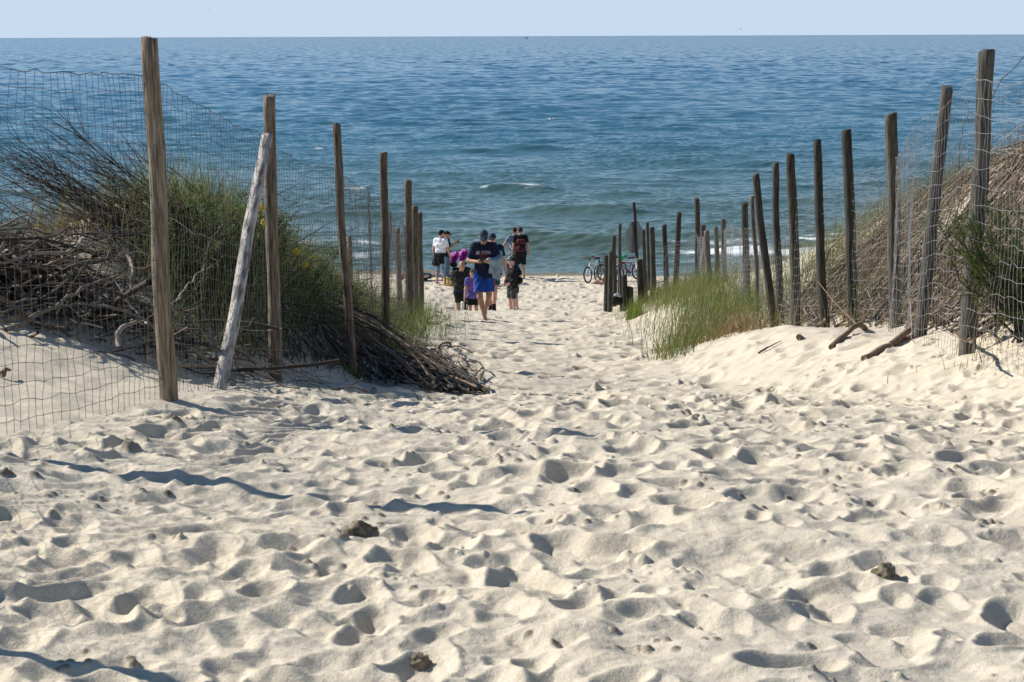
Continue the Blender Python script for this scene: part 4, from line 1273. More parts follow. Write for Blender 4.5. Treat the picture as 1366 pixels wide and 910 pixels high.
def sdf(prims, P, k=0.03):
    d = None
    for pr in prims:
        t = pr[0]
        if t in ('c', 'cut'):
            a, b = np.asarray(pr[1], float), np.asarray(pr[2], float); r1, r2 = pr[3], pr[4]
            ab = b - a; L2 = ab @ ab + 1e-9
            u = (P - a) @ ab / L2
            uc = np.clip(u, 0, 1 if t == 'c' else 1.2)
            e = np.linalg.norm(P - a - uc[:, None] * ab, axis=1) - (r1 + (r2 - r1) * uc)
            if t == 'cut': e = np.maximum(e, (u - 1) * math.sqrt(L2))
        else:
            c, r = np.asarray(pr[1], float), np.asarray(pr[2], float)
            q = P - c
            if len(pr) > 3 and pr[3] is not None: q = q @ np.asarray(pr[3])
            k0 = np.linalg.norm(q / r, axis=1); k1 = np.linalg.norm(q / r ** 2, axis=1) + 1e-9
            e = k0 * (k0 - 1) / k1
        if d is None: d = e
        else:
            h = np.maximum(k - np.abs(d - e), 0) / k
            d = np.minimum(d, e) - h * h * k * 0.25
    return d


def bounds(prims, pad):
    pts = []
    for p in prims:
        if p[0] in ('c', 'cut'):
            for q in (p[1], p[2]):
                r = max(p[3], p[4]); pts += [np.asarray(q) - r, np.asarray(q) + r]
        else:
            r = max(p[2]); pts += [np.asarray(p[1]) - r, np.asarray(p[1]) + r]
    pts = np.array(pts)
    return pts.min(0) - pad, pts.max(0) + pad


SKIN = noise_mat('skin', (0.40, 0.22, 0.145), (0.50, 0.29, 0.20), 8, 0.55)
SKIN2 = noise_mat('tanned_skin', (0.30, 0.155, 0.095), (0.38, 0.21, 0.135), 8, 0.55)
SKIN3 = noise_mat('rosy_skin', (0.50, 0.28, 0.22), (0.58, 0.35, 0.28), 8, 0.55)
EYE = noise_mat('eye', (0.02, 0.015, 0.012), (0.04, 0.03, 0.025), 8, 0.2)

JD = dict(head=(0, -.015, 1.665), neck=(0, .01, 1.50), shL=(.180, 0, 1.455), shR=(-.180, 0, 1.455),
          elL=(.235, .02, 1.17), elR=(-.235, .02, 1.17), wrL=(.25, -.06, .92), wrR=(-.25, -.06, .92),
          hipL=(.09, 0, .94), hipR=(-.09, 0, .94), knL=(.10, -.015, .50), knR=(-.10, -.015, .50), anL=(.11, .02, .085), anR=(-.11, .02, .085))


def rotm(yaw, pitch):
    cy, sy, cp, sp = math.cos(yaw), math.sin(yaw), math.cos(pitch), math.sin(pitch)
    return np.array([[cy, -sy, 0], [sy, cy, 0], [0, 0, 1.0]]) @ np.array([[1, 0, 0], [0, cp, -sp], [0, sp, cp]])


def hand_prims(w, d, n, curl, sgn):
    d = d / np.linalg.norm(d); n = n - (n @ d) * d; n /= np.linalg.norm(n)
    s = np.cross(d, n) * sgn
    pr = [('c', w, w + d * .02, .026, .025)]
    for o_ in (-.026, -.009, .009, .026):
        pr.append(('c', w + d * .02 + s * o_ * .7, w + d * .085 + s * o_, .016, .012))
    for o_, l in zip((-.030, -.010, .010, .029), (.036, .044, .048, .042)):
        b0 = w + d * .085 + s * o_
        d1 = d * math.cos(curl * .5) + n * math.sin(curl * .5)
        d2 = d * math.cos(curl * 1.3) + n * math.sin(curl * 1.3)
        b1 = b0 + d1 * l; b2 = b1 + d2 * l * .85
        pr += [('c', b0, b1, .0100, .0090), ('c', b1, b2, .0090, .0075)]
    t0 = w + d * .025 + s * .028
    t1 = t0 + (d * .55 + s * .7 + n * .25) * .045
    pr += [('c', t0, t1, .014, .0115), ('c', t1, t1 + (d * .85 + s * .25 + n * .35) * .034, .0115, .009)]
    return pr


def person(label, loc, yaw, H, pose=None, skin=SKIN, head=(0, 0), shirt=None, shorts=None, shoes=None, cap=None, hair=None, hands=('relaxed', 'relaxed'),
           res=.013, group=None, girth=1.0, eyes=True, hood=False, mat=None):
    s = H / 1.80
    J = {k: np.array(v, float) for k, v in JD.items()}
    for k, v in (pose or {}).items(): J[k] = np.array(v, float)
    g_ = girth
    HR = rotm(head[0], head[1])
    hc = J['neck'] + HR @ (np.array([0, -.025, .165]))
    hp = lambda x, y, z: hc + HR @ np.array([x, y, z])
    B = [('e', hp(0, .012, .035), (.076, .096, .096), HR), ('e', hp(0, -.022, -.04), (.060, .072, .080), HR),
         ('c', hp(0, -.088, .005), hp(0, -.104, -.026), .011, .015), ('e', hp(.078, .01, -.012), (.012, .024, .034), HR), ('e', hp(-.078, .01, -.012), (.012, .024, .034), HR),
         ('e', hp(0, -.088, -.066), (.026, .010, .010), HR), ('e', hp(0, -.066, -.098), (.028, .024, .020), HR), ('c', hp(-.04, -.082, .032), hp(.04, -.082, .032), .012, .012)]
    torso = [('c', J['shR'] * [.82, 1, 1], J['shL'] * [.82, 1, 1], .066, .066), ('c', (-.075 * g_, 0, 1.31), (.075 * g_, 0, 1.31), .118, .118),
             ('c', (-.06 * g_, .005, 1.13), (.06 * g_, .005, 1.13), .108 * g_, .108 * g_), ('c', (-.078 * g_, .012, .97), (.078 * g_, .012, .97), .118, .118)]
    B += torso + [('c', J['neck'] + np.array([0, 0, -.06]), hc + HR @ np.array([0, .02, -.06]), .062, .054)]
    for S in 'LR':
        B += [('c', J['sh' + S], J['el' + S], .050, .040), ('c', J['el' + S], J['wr' + S], .041, .027),
              ('c', J['hip' + S], J['kn' + S], .086, .054), ('c', J['kn' + S], J['an' + S], .052, .036)]
        ca = J['kn' + S] * .68 + J['an' + S] * .32
        B += [('e', ca + np.array([0, .020, 0]), (.045, .048, .11))]
        if shoes is None or True:
            f = np.array(J['an' + S]); B += [('c', f + [0, .02, -.045], f + [0, -.155, -.062], .036, .024), ('c', f + [0, .035, -.04], f, .034, .034)]
    fine = []
    for S, kind, sg in (('L', hands[0], 1), ('R', hands[1], -1)):
        w = J['wr' + S]; d = w - J['el' + S]; d = d / np.linalg.norm(d)
        n = {'relaxed': np.array([-sg, -.2, 0.1]), 'hold': np.array([-sg * .6, .1, .8]), 'grip': np.array([-sg * .9, -.4, 0.2])}[kind]
        fine += [hand_prims(w, d, n, {'relaxed': .45, 'hold': .9, 'grip': 1.5}[kind], -sg)]
    lo, hi = bounds(B, .03)
    V, Q = surf(lambda P: sdf(B, P, .03), lo, hi, res)
    mb = MB(); mb.add(V, Q)
    for f in fine:
        lo, hi = bounds(f, .01)
        v, q = surf(lambda P: sdf(f, P, .008), lo, hi, .0052)
        mb.add(v, q)
    mb.V = [v * s for v in mb.V]
    o = mb.build('person', skin)
    o.location = loc; o.rotation_euler = (0, 0, yaw)
    tag(o, label, 'person', group)

    def wear(name, prims, m, k=.035, cuts=(), fold=.006, r=None, seed=1, holes=()):
        def f(P):
            d = sdf(prims, P, k)
            d = d + fold * np.sin(P[:, 2] * 38 + 9 * P[:, 0] + 5 * np.sin(P[:, 0] * 21 + seed)) * .6 + fold * vnoise(P[:, 0] * 16 + seed, P[:, 2] * 11 + P[:, 1] * 9, seed)
            for (nrm, c) in cuts: d = np.maximum(d, P @ np.asarray(nrm, float) - c)
            for (c, rr) in holes: d = np.maximum(d, rr - np.linalg.norm(P - np.asarray(c), axis=1))
            return d
        lo, hi = bounds(prims, .03)
        v, q = surf(f, lo, hi, r or res)
        c = mk(name, v * s, [q], m, o)
        c['_f'] = 0; del c['_f']
        return c, f

    out = dict(o=o, J=J, s=s, hp=hp, HR=HR)
    ad = .020
    if shirt:
        m, frac, hem = shirt['mat'], shirt.get('sleeve', .62), shirt.get('hem', .86)
        T = [(p[0], p[1], p[2], p[3] + ad, p[4] + ad) for p in torso]
        T.append(('c', (-.085 * g_, .01, .88), (.085 * g_, .01, .88), .125, .125))
        T.append(('c', J['neck'] + np.array([0, .01, -.05]), J['neck'] + np.array([0, .01, -.02]), .085, .072))
        for S in 'LR':
            if frac <= 1: T.append(('cut', J['sh' + S], J['sh' + S] + frac * (J['el' + S] - J['sh' + S]), .074, .068))
            else:
                T.append(('c', J['sh' + S], J['el' + S], .070, .058))
                T.append(('cut', J['el' + S], J['el' + S] + (frac - 1) * (J['wr' + S] - J['el' + S]), .058, .044))
        if hood: T.append(('e', J['neck'] + np.array([0, .09, -.01]), (.13, .075, .085)))
        cuts = [((0, 0, -1), -hem)]
        holes = [(J['neck'] + np.array([0, -.03, .075]), .085)]
        if shirt.get('vneck'): holes += [(J['neck'] + np.array([0, -.13, -.03]), .05), (J['neck'] + np.array([0, -.16, -.09]), .045)]
        out['shirt'], out['shirt_f'] = wear(shirt.get('name', 't_shirt'), T, m, .05, cuts, seed=int(H * 100), holes=holes)
    if shorts:
        m, end = shorts['mat'], shorts.get('len', .80)
        T = [('c', (-.085 * g_, .012, .97), (.085 * g_, .012, .97), .126, .126), ('c', (-.075 * g_, .015, .90), (.075 * g_, .015, .90), .128, .128)]
        for S in 'LR':
            hip, kn, an = J['hip' + S], J['kn' + S], J['an' + S]
            if end <= 1: T.append(('cut', hip, hip + end * (kn - hip), .108, shorts.get('flare', .092)))
            else: T += [('c', hip, kn, .104, .072), ('cut', kn, kn + (end - 1) * (an - kn), .072, .066)]
        out['shorts'], _ = wear(shorts.get('name', 'shorts'), T, m, .03, [((0, 0, 1), shorts.get('top', 1.04))], seed=int(H * 77))
    if shoes:
        for S in 'LR':
            f = J['an' + S]
            T = [('c', f + [0, .03, -.045], f + [0, -.165, -.055], .046, .034), ('c', f + [0, .02, -.05], f + [0, .01, .01], .046, .044)]
            sh, _ = wear(shoes.get('name', 'shoe'), T, shoes['mat'], .03, [((0, 0, -1), -(f[2] - .088))], .001, .010)
            if shoes.get('sock'):
                wear('sock', [('cut', f, f + np.array([0, .005, shoes.get('sock_h', .06)]), .050, .047)], shoes['sock'], .01, (), .001, .010)
    if cap is not None:
        T = [('e', hp(0, .012, .045), (.086, .106, .100), HR)]
        nz = HR @ np.array([0, .12, 1.0])
        c, _ = wear('cap', T, cap, .02, [(-nz, -(nz @ hp(0, 0, .036)))], 0.0, .009)
        br_ = [('e', hp(0, -.125, .040), (.072, .085, .010), HR @ rotm(0, .18)), ('e', hp(0, -.09, .045), (.075, .06, .012), HR)]
        v, q = surf(lambda P: sdf(br_, P, .01), *bounds(br_, .02), .007)
        mk('visor', v * s, [q], cap, c)
    if hair is not None:
        T = [('e', hp(0, .022, .045), (.085, .100, .096), HR)]
        if hair[1] == 'short': nz, c0 = HR @ np.array([0, -.75, -.66]), hp(0, -.035, .03)
        else:
            T += [('c', hp(0, .05, .0), hp(0, .085, -.18), .075, .055), ('c', hp(.06, .0, -.02), hp(.085, -.02, -.20), .035, .03), ('c', hp(-.06, .0, -.02), hp(-.085, -.02, -.20), .035, .03)]
            nz, c0 = HR @ np.array([0, -.95, -.3]), hp(0, -.045, .03)
        if cap is None or hair[1] != 'short':
            wear('hair', T, hair[0], .03, [(nz, nz @ c0)], .004, .010)
        else:
            T = [('e', hp(0, .028, .02), (.081, .090, .075), HR)]
            wear('hair', T, hair[0], .03, [(nz, nz @ c0)], .002, .010)
    if eyes:
        for sx in (-1, 1):
            MB().ellipsoid(hp(sx * .031, -.090, .012) * s, (.012 * s, .006 * s, .007 * s), 10, 8, HR).build('eye', EYE, o)
    out['wear'] = wear
    return out


def stand(px, d, dz=0.0):
    x = float(at(px, 380, d)[0])
    return (x, d, float(ground(np.array([x]), np.array([d]))[0]) + dz)


def wpos(p, v):
    """world position of the person's local point v"""
    o = p['o']; c, s_ = math.cos(o.rotation_euler[2]), math.sin(o.rotation_euler[2])
    v = np.asarray(v) * p['s']
    return np.array([o.location[0] + c * v[0] - s_ * v[1], o.location[1] + s_ * v[0] + c * v[1], o.location[2] + v[2]])


def blob(name, prims, mat, loc, rz, s, label, cat, k=.03, r=.012, fold=.008, cuts=(), seed=2):
    """a soft thing (jacket, bag) as one smooth mesh"""
    def f(P):
        d = sdf(prims, P, k) + fold * vnoise(P[:, 0] * 13 + P[:, 1] * 6 + seed, P[:, 2] * 9, seed) + fold * .7 * np.sin(P[:, 0] * 30 + P[:, 2] * 6)
        for (nrm, c) in cuts: d = np.maximum(d, P @ np.asarray(nrm, float) - c)
        return d
    v, q = surf(f, *bounds(prims, .03), r)
    o = mk(name, v * s, [q], mat)
    o.location = loc; o.rotation_euler = (0, 0, rz)
    tag(o, label, cat)
    return o


NAVY = cloth((0.010, 0.014, 0.034), 'navy_cotton')
BLACKC = cloth((0.012, 0.012, 0.013), 'black_cotton')
BROWNH = cloth((0.045, 0.025, 0.015), 'brown_hair')
DARKH = cloth((0.018, 0.012, 0.009), 'dark_hair')

# 1. the man walking up the path, looking at his phone
pose = dict(elR=(-.29, -.03, 1.18), wrR=(-.075, -.245, 1.185), elL=(.275, -.02, 1.17), wrL=(.115, -.255, 1.195),
            knR=(-.075, -.115, .50), anR=(.025, -.14, .085), knL=(.085, .02, .51), anL=(-.015, .26, .16))
loc1 = stand(646, 37.6, -0.01)
p1 = person('barefoot man in navy printed t-shirt, grey cap and blue shorts looking at a phone', loc1, rad(-4), 1.80, pose, SKIN2, head=(rad(2), rad(26)),
            shirt=dict(mat=NAVY, hem=.80, sleeve=.82), shorts=dict(mat=cloth((0.012, 0.055, 0.26), 'royal_blue_nylon'), len=.80, flare=.105), cap=cloth((0.040, 0.058, 0.075), 'slate_cap_cotton'),
            hands=('hold', 'hold'), res=.010)
side_m = cloth((0.45, 0.05, 0.13), 'magenta_piping')
for S, sx in (('R', -1), ('L', 1)):                                    # stripe down the side of the shorts
    h_, k_ = p1['J']['hip' + S], p1['J']['kn' + S]
    a = h_ + np.array([sx * .108, 0, 0.02]); b = h_ + .78 * (k_ - h_) + np.array([sx * .100, 0, 0])
    mb = MB(); mb.tube([a, (a + b) / 2 + [sx * .006, 0, 0], b], [.012] * 3, 6); mb.V = [v * p1['s'] for v in mb.V]
    mb.build('side_stripe', side_m, p1['shorts'])


def print_on_shirt(pp, text, size, z0, mat, arch=0.0, name='lettering', width=None):
    cu = bpy.data.curves.new(name, 'FONT')
    cu.body = text; cu.size = size; cu.align_x = 'CENTER'; cu.extrude = 0.0015
    tmp = bpy.data.objects.new(name, cu); COL.objects.link(tmp)
    bpy.context.view_layer.update()
    me = bpy.data.meshes.new_from_object(tmp.evaluated_get(bpy.context.evaluated_depsgraph_get()))
    bpy.data.objects.remove(tmp); bpy.data.curves.remove(cu)
    n = len(me.vertices); co = np.zeros(n * 3); me.vertices.foreach_get('co', co); co = co.reshape(-1, 3)
    if width: co[:, 0] *= width / (co[:, 0].max() - co[:, 0].min())
    x = co[:, 0]; z = z0 + co[:, 1] + arch * (1 - (x / .12) ** 2)
    ys = np.linspace(-.24, -.02, 90)
    D = np.stack([pp['shirt_f'](np.stack([x, np.full(n, y), z], -1)) for y in ys], 1)
    yk = ys[np.argmax(D < 0, axis=1)]
    V = np.stack([x, yk - .004 - co[:, 2], z], -1) * pp['s']
    me.vertices.foreach_set('co', V.ravel().astype(np.float32)); me.update()
    me.materials.clear(); me.materials.append(mat)
    o = bpy.data.objects.new(name, me); COL.objects.link(o); o.parent = pp['shirt']
    return o


PRINT = cloth((0.55, 0.46, 0.45), 'pale_print')
REDP = cloth((0.22, 0.03, 0.05), 'dark_red_print')
print_on_shirt(p1, 'LEE COOPER', .085, 1.315, PRINT, .006, width=.27)
mb = MB()
for k in range(2):
    a = np.linspace(rad(15), rad(165), 15)
    R_ = .085 - .03 * k
    xs, zs = R_ * np.cos(a), 1.255 + .055 * np.sin(a) - .02 * k
    ys = np.linspace(-.24, -.02, 90)
    D = np.stack([p1['shirt_f'](np.stack([xs, np.full(15, y), zs], -1)) for y in ys], 1)
    mb.tube(np.stack([xs, ys[np.argmax(D < 0, axis=1)] - .003, zs], -1) * p1['s'], np.full(15, .007), 6)
mb.build('emblem', REDP, p1['shirt'])
# phone in his hands
ph = empty('mobile_phone', tuple(wpos(p1, (.015, -.345, 1.215))), rad(-4))
tag(ph, 'dark mobile phone held in both hands by the man in navy', 'phone')
mb = MB(); Rt = rotm(0, rad(-50)); mb.box((0, 0, 0), (.075, .150, .009), Rt); mb.build('case', M['black'], ph, smooth=False)
MB().box(Rt @ np.array([0, 0, .0056]), (.068, .140, .002), Rt).build('screen', noise_mat('phone_glass', (.03, .035, .04), (.04, .045, .05), 5, .1), ph, smooth=False)
# jacket over his left arm
blob('jacket', [('c', (.10, -.235, 1.20), (.275, -.03, 1.22), .050, .060), ('c', (.275, -.02, 1.22), (.30, .04, 1.32), .060, .05), ('c', (.245, -.11, 1.19), (.20, -.15, .90), .060, .040), ('c', (.28, -.06, 1.20), (.275, -.10, .86), .060, .045),
                ('c', (.17, -.18, 1.17), (.12, -.19, .98), .045, .03), ('c', (.30, -.02, 1.22), (.31, -.01, .98), .05, .04)],
     cloth((0.20, 0.26, 0.31), 'grey_blue_fleece'), loc1, rad(-4), 1.0, 'grey blue jacket hanging over the left arm of the man in navy', 'jacket', .05)

# 2. the man right behind him
p2 = person('man in navy cap, green shorts and black boots half hidden behind the phone man', stand(657.5, 45.2), rad(-8), 1.82,
            dict(elR=(-.23, .03, 1.17), elL=(.265, .03, 1.17), wrL=(.30, -.03, .92), knR=(-.09, -.02, .5), anR=(-.085, .20, .12), knL=(.06, -.10, .50), anL=(.04, -.13, .09)), SKIN,
            head=(0, rad(8)), shirt=dict(mat=NAVY, hem=.84), shorts=dict(mat=cloth((0.012, 0.060, 0.060), 'bottle_green_nylon'), len=.72), cap=cloth((0.020, 0.030, 0.055), 'navy_cap_cotton'),
            shoes=dict(mat=BLACKC, name='boot', sock=BLACKC, sock_h=.12), hands=('relaxed', 'relaxed'))

# 3. bald man with an open collar
p3 = person('bald man in dark polo shirt with open collar and black shorts, hands behind back', stand(616, 52.0), rad(6), 1.78,
            dict(elL=(.27, .12, 1.18), wrL=(.10, .22, 1.02), elR=(-.27, .12, 1.18), wrR=(-.10, .22, 1.00)), SKIN2, head=(rad(8), rad(12)), girth=1.18,
            shirt=dict(mat=cloth((0.022, 0.024, 0.022), 'charcoal_cotton'), hem=.99, name='polo_shirt', vneck=True, sleeve=.7), shorts=dict(mat=BLACKC, len=.60, top=.985))
MB().tube([( .215 * math.cos(a), .012 + .140 * math.sin(a), .975) for a in np.linspace(0, 2 * math.pi, 25)], [.012] * 25, 6).build('waistband', cloth((0.02, 0.05, 0.16), 'blue_waistband'), p3['shorts'])

# 4. girl in purple
p4 = person('long haired girl in purple t-shirt and black shorts carrying shoes', stand(631, 50.0), rad(10), 1.47,
            dict(elR=(-.245, -.05, 1.17), wrR=(-.285, -.13, .92), elL=(.22, .04, 1.17)), SKIN, head=(rad(-20), rad(22)), shirt=dict(mat=cloth((0.105, 0.085, 0.27), 'purple_cotton'), hem=.88, sleeve=.6),
            shorts=dict(mat=BLACKC, len=.62), hair=(cloth((0.10, 0.06, 0.035), 'light_brown_hair'), 'long'), hands=('relaxed', 'grip'))
def pair_of_shoes(loc, rz):
    e_ = empty('pair_of_shoes', loc, rz)
    tag(e_, 'black and white shoes dangling from the hand of the girl in purple', 'shoes')
    for sx in (-1, 1):
        pr = [('c', (sx * .045, 0, -.05), (sx * .05, 0, -.20), .038, .044), ('c', (sx * .045, -.01, -.06), (sx * .045, .045, -.07), .036, .036)]
        v, q = surf(lambda P: sdf(pr, P, .03), *bounds(pr, .02), .009)
        sh = mk('shoe', v, [q], [M['white_rubber'], BLACKC][sx > 0], e_)
        MB().tube([(sx * .045, -.036, -.04), (sx * .05, -.040, -.21)], [.012, .014], 8).build('sole', M['white_rubber'], sh)
M['white_rubber'] = noise_mat('white_rubber', (.55, .55, .53), (.68, .68, .66), 12, .6)
pair_of_shoes(tuple(wpos(p4, (-.30, -.16, .83))), .3)

# 5. kid in black hoodie with backpack
p5 = person('kid in black hoodie, black cap and grey shorts looking left, backpack on back', stand(683, 56.0), rad(-55), 1.64,
            dict(elL=(.225, -.02, 1.17), wrL=(.12, -.17, 1.02), elR=(-.225, -.02, 1.17), wrR=(-.12, -.17, 1.02)), SKIN3, head=(rad(-12), rad(-10)),
            girth=1.12, shirt=dict(mat=BLACKC, hem=.86, sleeve=1.95, name="hoodie"), hood=True, shorts=dict(mat=cloth((0.055, 0.058, 0.055), 'grey_cotton'), len=.92), cap=BLACKC, hair=(DARKH, 'short'),
            shoes=dict(mat=M['white_rubber'], sock=M['white_rubber'], sock_h=.10))


def backpack(p, label, mat, mat2, z=1.22, s=1.0):
    o = p['o']
    e_ = empty('backpack', tuple(o.location), o.rotation_euler[2])
    tag(e_, label, 'backpack')
    k = p['s']
    pr = [('c', (-.07 * s, .22, z - .14 * s), (.07 * s, .22, z - .14 * s), .105 * s, .105 * s), ('c', (-.065 * s, .215, z + .10 * s), (.065 * s, .215, z + .10 * s), .095 * s, .095 * s)]
    v, q = surf(lambda P: sdf(pr, P, .06) + .004 * vnoise(P[:, 0] * 20, P[:, 2] * 14, 3), *bounds(pr, .03), .012)
    mk('bag_body', v * k, [q], mat, e_)
    pr2 = [('c', (-.06 * s, .305, z - .15 * s), (.06 * s, .305, z - .15 * s), .055 * s, .055 * s), ('c', (-.06 * s, .305, z - .09 * s), (.06 * s, .305, z - .09 * s), .05 * s, .05 * s)]
    v, q = surf(lambda P: sdf(pr2, P, .04), *bounds(pr2, .03), .010)
    mk('front_pocket', v * k, [q], mat2, e_)
    for sx in (-1, 1):
        MB().tube(np.array([(sx * .10, .16, z + .16), (sx * .12, .06, z + .275), (sx * .125, -.08, z + .20), (sx * .13, -.145, z + .03), (sx * .16, -.06, z - .12), (sx * .12, .15, z - .20)]) * k, np.full(6, .017), 6).build('strap', mat2, e_)
    MB().tube(np.array([(-.03, .13, z + .21), (0, .13, z + .25), (.03, .13, z + .21)]) * k, [.008] * 3, 6).build('handle', mat2, e_)
    return e_


backpack(p5, 'black backpack on the kid in the black hoodie', BLACKC, M['black'], s=1.05)

# 6. second kid behind
p6 = person('kid in grey cap and dark blue shorts mostly hidden behind the black hoodie', stand(685.5, 57.4), rad(-30), 1.58,
            dict(neck=(-.10, .0, 1.49), shL=(.10, 0, 1.45), shR=(-.25, 0, 1.45), elR=(-.30, .02, 1.17), wrR=(-.30, -.06, .92)), SKIN3, head=(rad(-10), rad(0)),
            shirt=dict(mat=cloth((0.03, 0.035, 0.045), 'slate_cotton'), hem=.86), shorts=dict(mat=cloth((0.02, 0.04, 0.065), 'dark_blue_cotton'), len=.85), cap=cloth((0.20, 0.21, 0.22), 'light_grey_cap_cotton'))

# 7. man in white t-shirt by the water, back turned
p7 = person('barefoot man in white t-shirt and rolled jeans with black sweater round his waist', stand(588.5, 63.8), rad(152), 1.76,
            dict(elR=(-.26, .0, 1.17), wrR=(-.28, -.10, .93), elL=(.26, .03, 1.17), wrL=(.27, -.02, .91), knL=(.13, -.02, .5), anL=(.16, .0, .085), knR=(-.12, .0, .5), anR=(-.16, .03, .085)), SKIN,
            head=(rad(-35), rad(6)), shirt=dict(mat=cloth((0.72, 0.72, 0.76), 'white_cotton', .06), hem=1.02, sleeve=.7), shorts=dict(mat=cloth((0.16, 0.25, 0.33), 'light_denim'), len=1.62, name='jeans'),
            hair=(DARKH, 'short'), cap=BLACKC, eyes=False)
p7['wear']('sweater', [('c', (-.09, .01, 1.00), (.09, .01, 1.00), .148, .148), ('cut', (.06, .04, .98), (.13, .10, .62), .14, .09), ('cut', (-.05, .05, .98), (-.05, .10, .70), .14, .11), ('cut', (.14, .05, .90), (.26, .10, .66), .09, .05), ('c', (0, -.13, 1.0), (.02, -.16, .80), .04, .03)], BLACKC, .05, [((0, 0, 1), 1.06)], .012)

# 8. companion raising a phone
p8 = person('person in black cap facing right beside the white t-shirt man, holding up a phone', stand(595.5, 64.6), rad(78), 1.70,
            dict(elL=(.22, -.10, 1.22), wrL=(.14, -.28, 1.36), elR=(-.22, -.16, 1.20), wrR=(-.10, -.36, 1.36)), SKIN, head=(0, rad(10)),
            shirt=dict(mat=NAVY, hem=.86), shorts=dict(mat=cloth((0.10, 0.16, 0.22), 'denim'), len=1.85, name='jeans'), cap=BLACKC, hair=(DARKH, 'short'), hands=('relaxed', 'hold'))
w8 = wpos(p8, (-.06, -.46, 1.44))
ph = empty('mobile_phone', tuple(w8), rad(78)); tag(ph, 'small dark phone held up by the person in the black cap', 'phone')
MB().box((0, 0, 0), (.075, .009, .150)).build('case', M['black'], ph, smooth=False)
MB().box((0, .0056, 0), (.068, .002, .140)).build('screen', bpy.data.materials['phone_glass'], ph, smooth=False)

# 9. and 10. the pair at the water's edge
p9 = person('man seen from behind in black t-shirt and black shorts at the water edge', stand(694.5, 66.6), rad(184), 1.76,
            dict(elL=(.25, .02, 1.17), wrL=(.28, -.05, .92), elR=(-.26, .03, 1.17), wrR=(-.28, -.02, .91)), SKIN, head=(rad(10), rad(8)), shirt=dict(mat=BLACKC, hem=.84),
            shorts=dict(mat=BLACKC, len=.95), hair=(BROWNH, 'short'), eyes=False)
backpack(p9, 'dark red backpack on the man in black at the water edge', cloth((0.085, 0.018, 0.026), 'maroon_nylon'), cloth((0.05, 0.012, 0.018), 'dark_maroon_nylon'), s=1.0)
p10 = person('person in grey blue t-shirt with hand on hip beside the dark red backpack', stand(687.0, 67.4), rad(188), 1.72,
             dict(elL=(.40, .08, 1.20), wrL=(.19, -.02, 1.03), elR=(-.25, .02, 1.17)), SKIN, head=(rad(14), rad(4)),
             shirt=dict(mat=cloth((0.15, 0.21, 0.28), 'grey_blue_cotton'), hem=.86), shorts=dict(mat=cloth((0.05, 0.06, 0.09), 'slate_shorts'), len=.9), hair=(BROWNH, 'short'), eyes=False)

# 11. sunbather lying on the beach
tw_x = stand(563, 65.5)
p11 = person('sunbather in teal trunks lying on the beach behind the left posts', (0, 0, 0), 0, 1.75, dict(elL=(.30, .02, 1.22), wrL=(.34, -.02, .98), elR=(-.30, .02, 1.22), wrR=(-.34, -.02, .98)), SKIN3,
             shorts=dict(mat=cloth((0.015, 0.08, 0.09), 'teal_nylon'), len=.6), hair=(DARKH, 'short'))
o = p11['o']
gx = stand(577, 65.5)
o.matrix_world = Matrix(((-.35, 0, -.94, gx[0] + .55), (.94, 0, -.35, gx[1]), (0, -1, 0, gx[2] + .16), (0, 0, 0, 1)))
# (x -> along depth, front of the body up, head to the left)

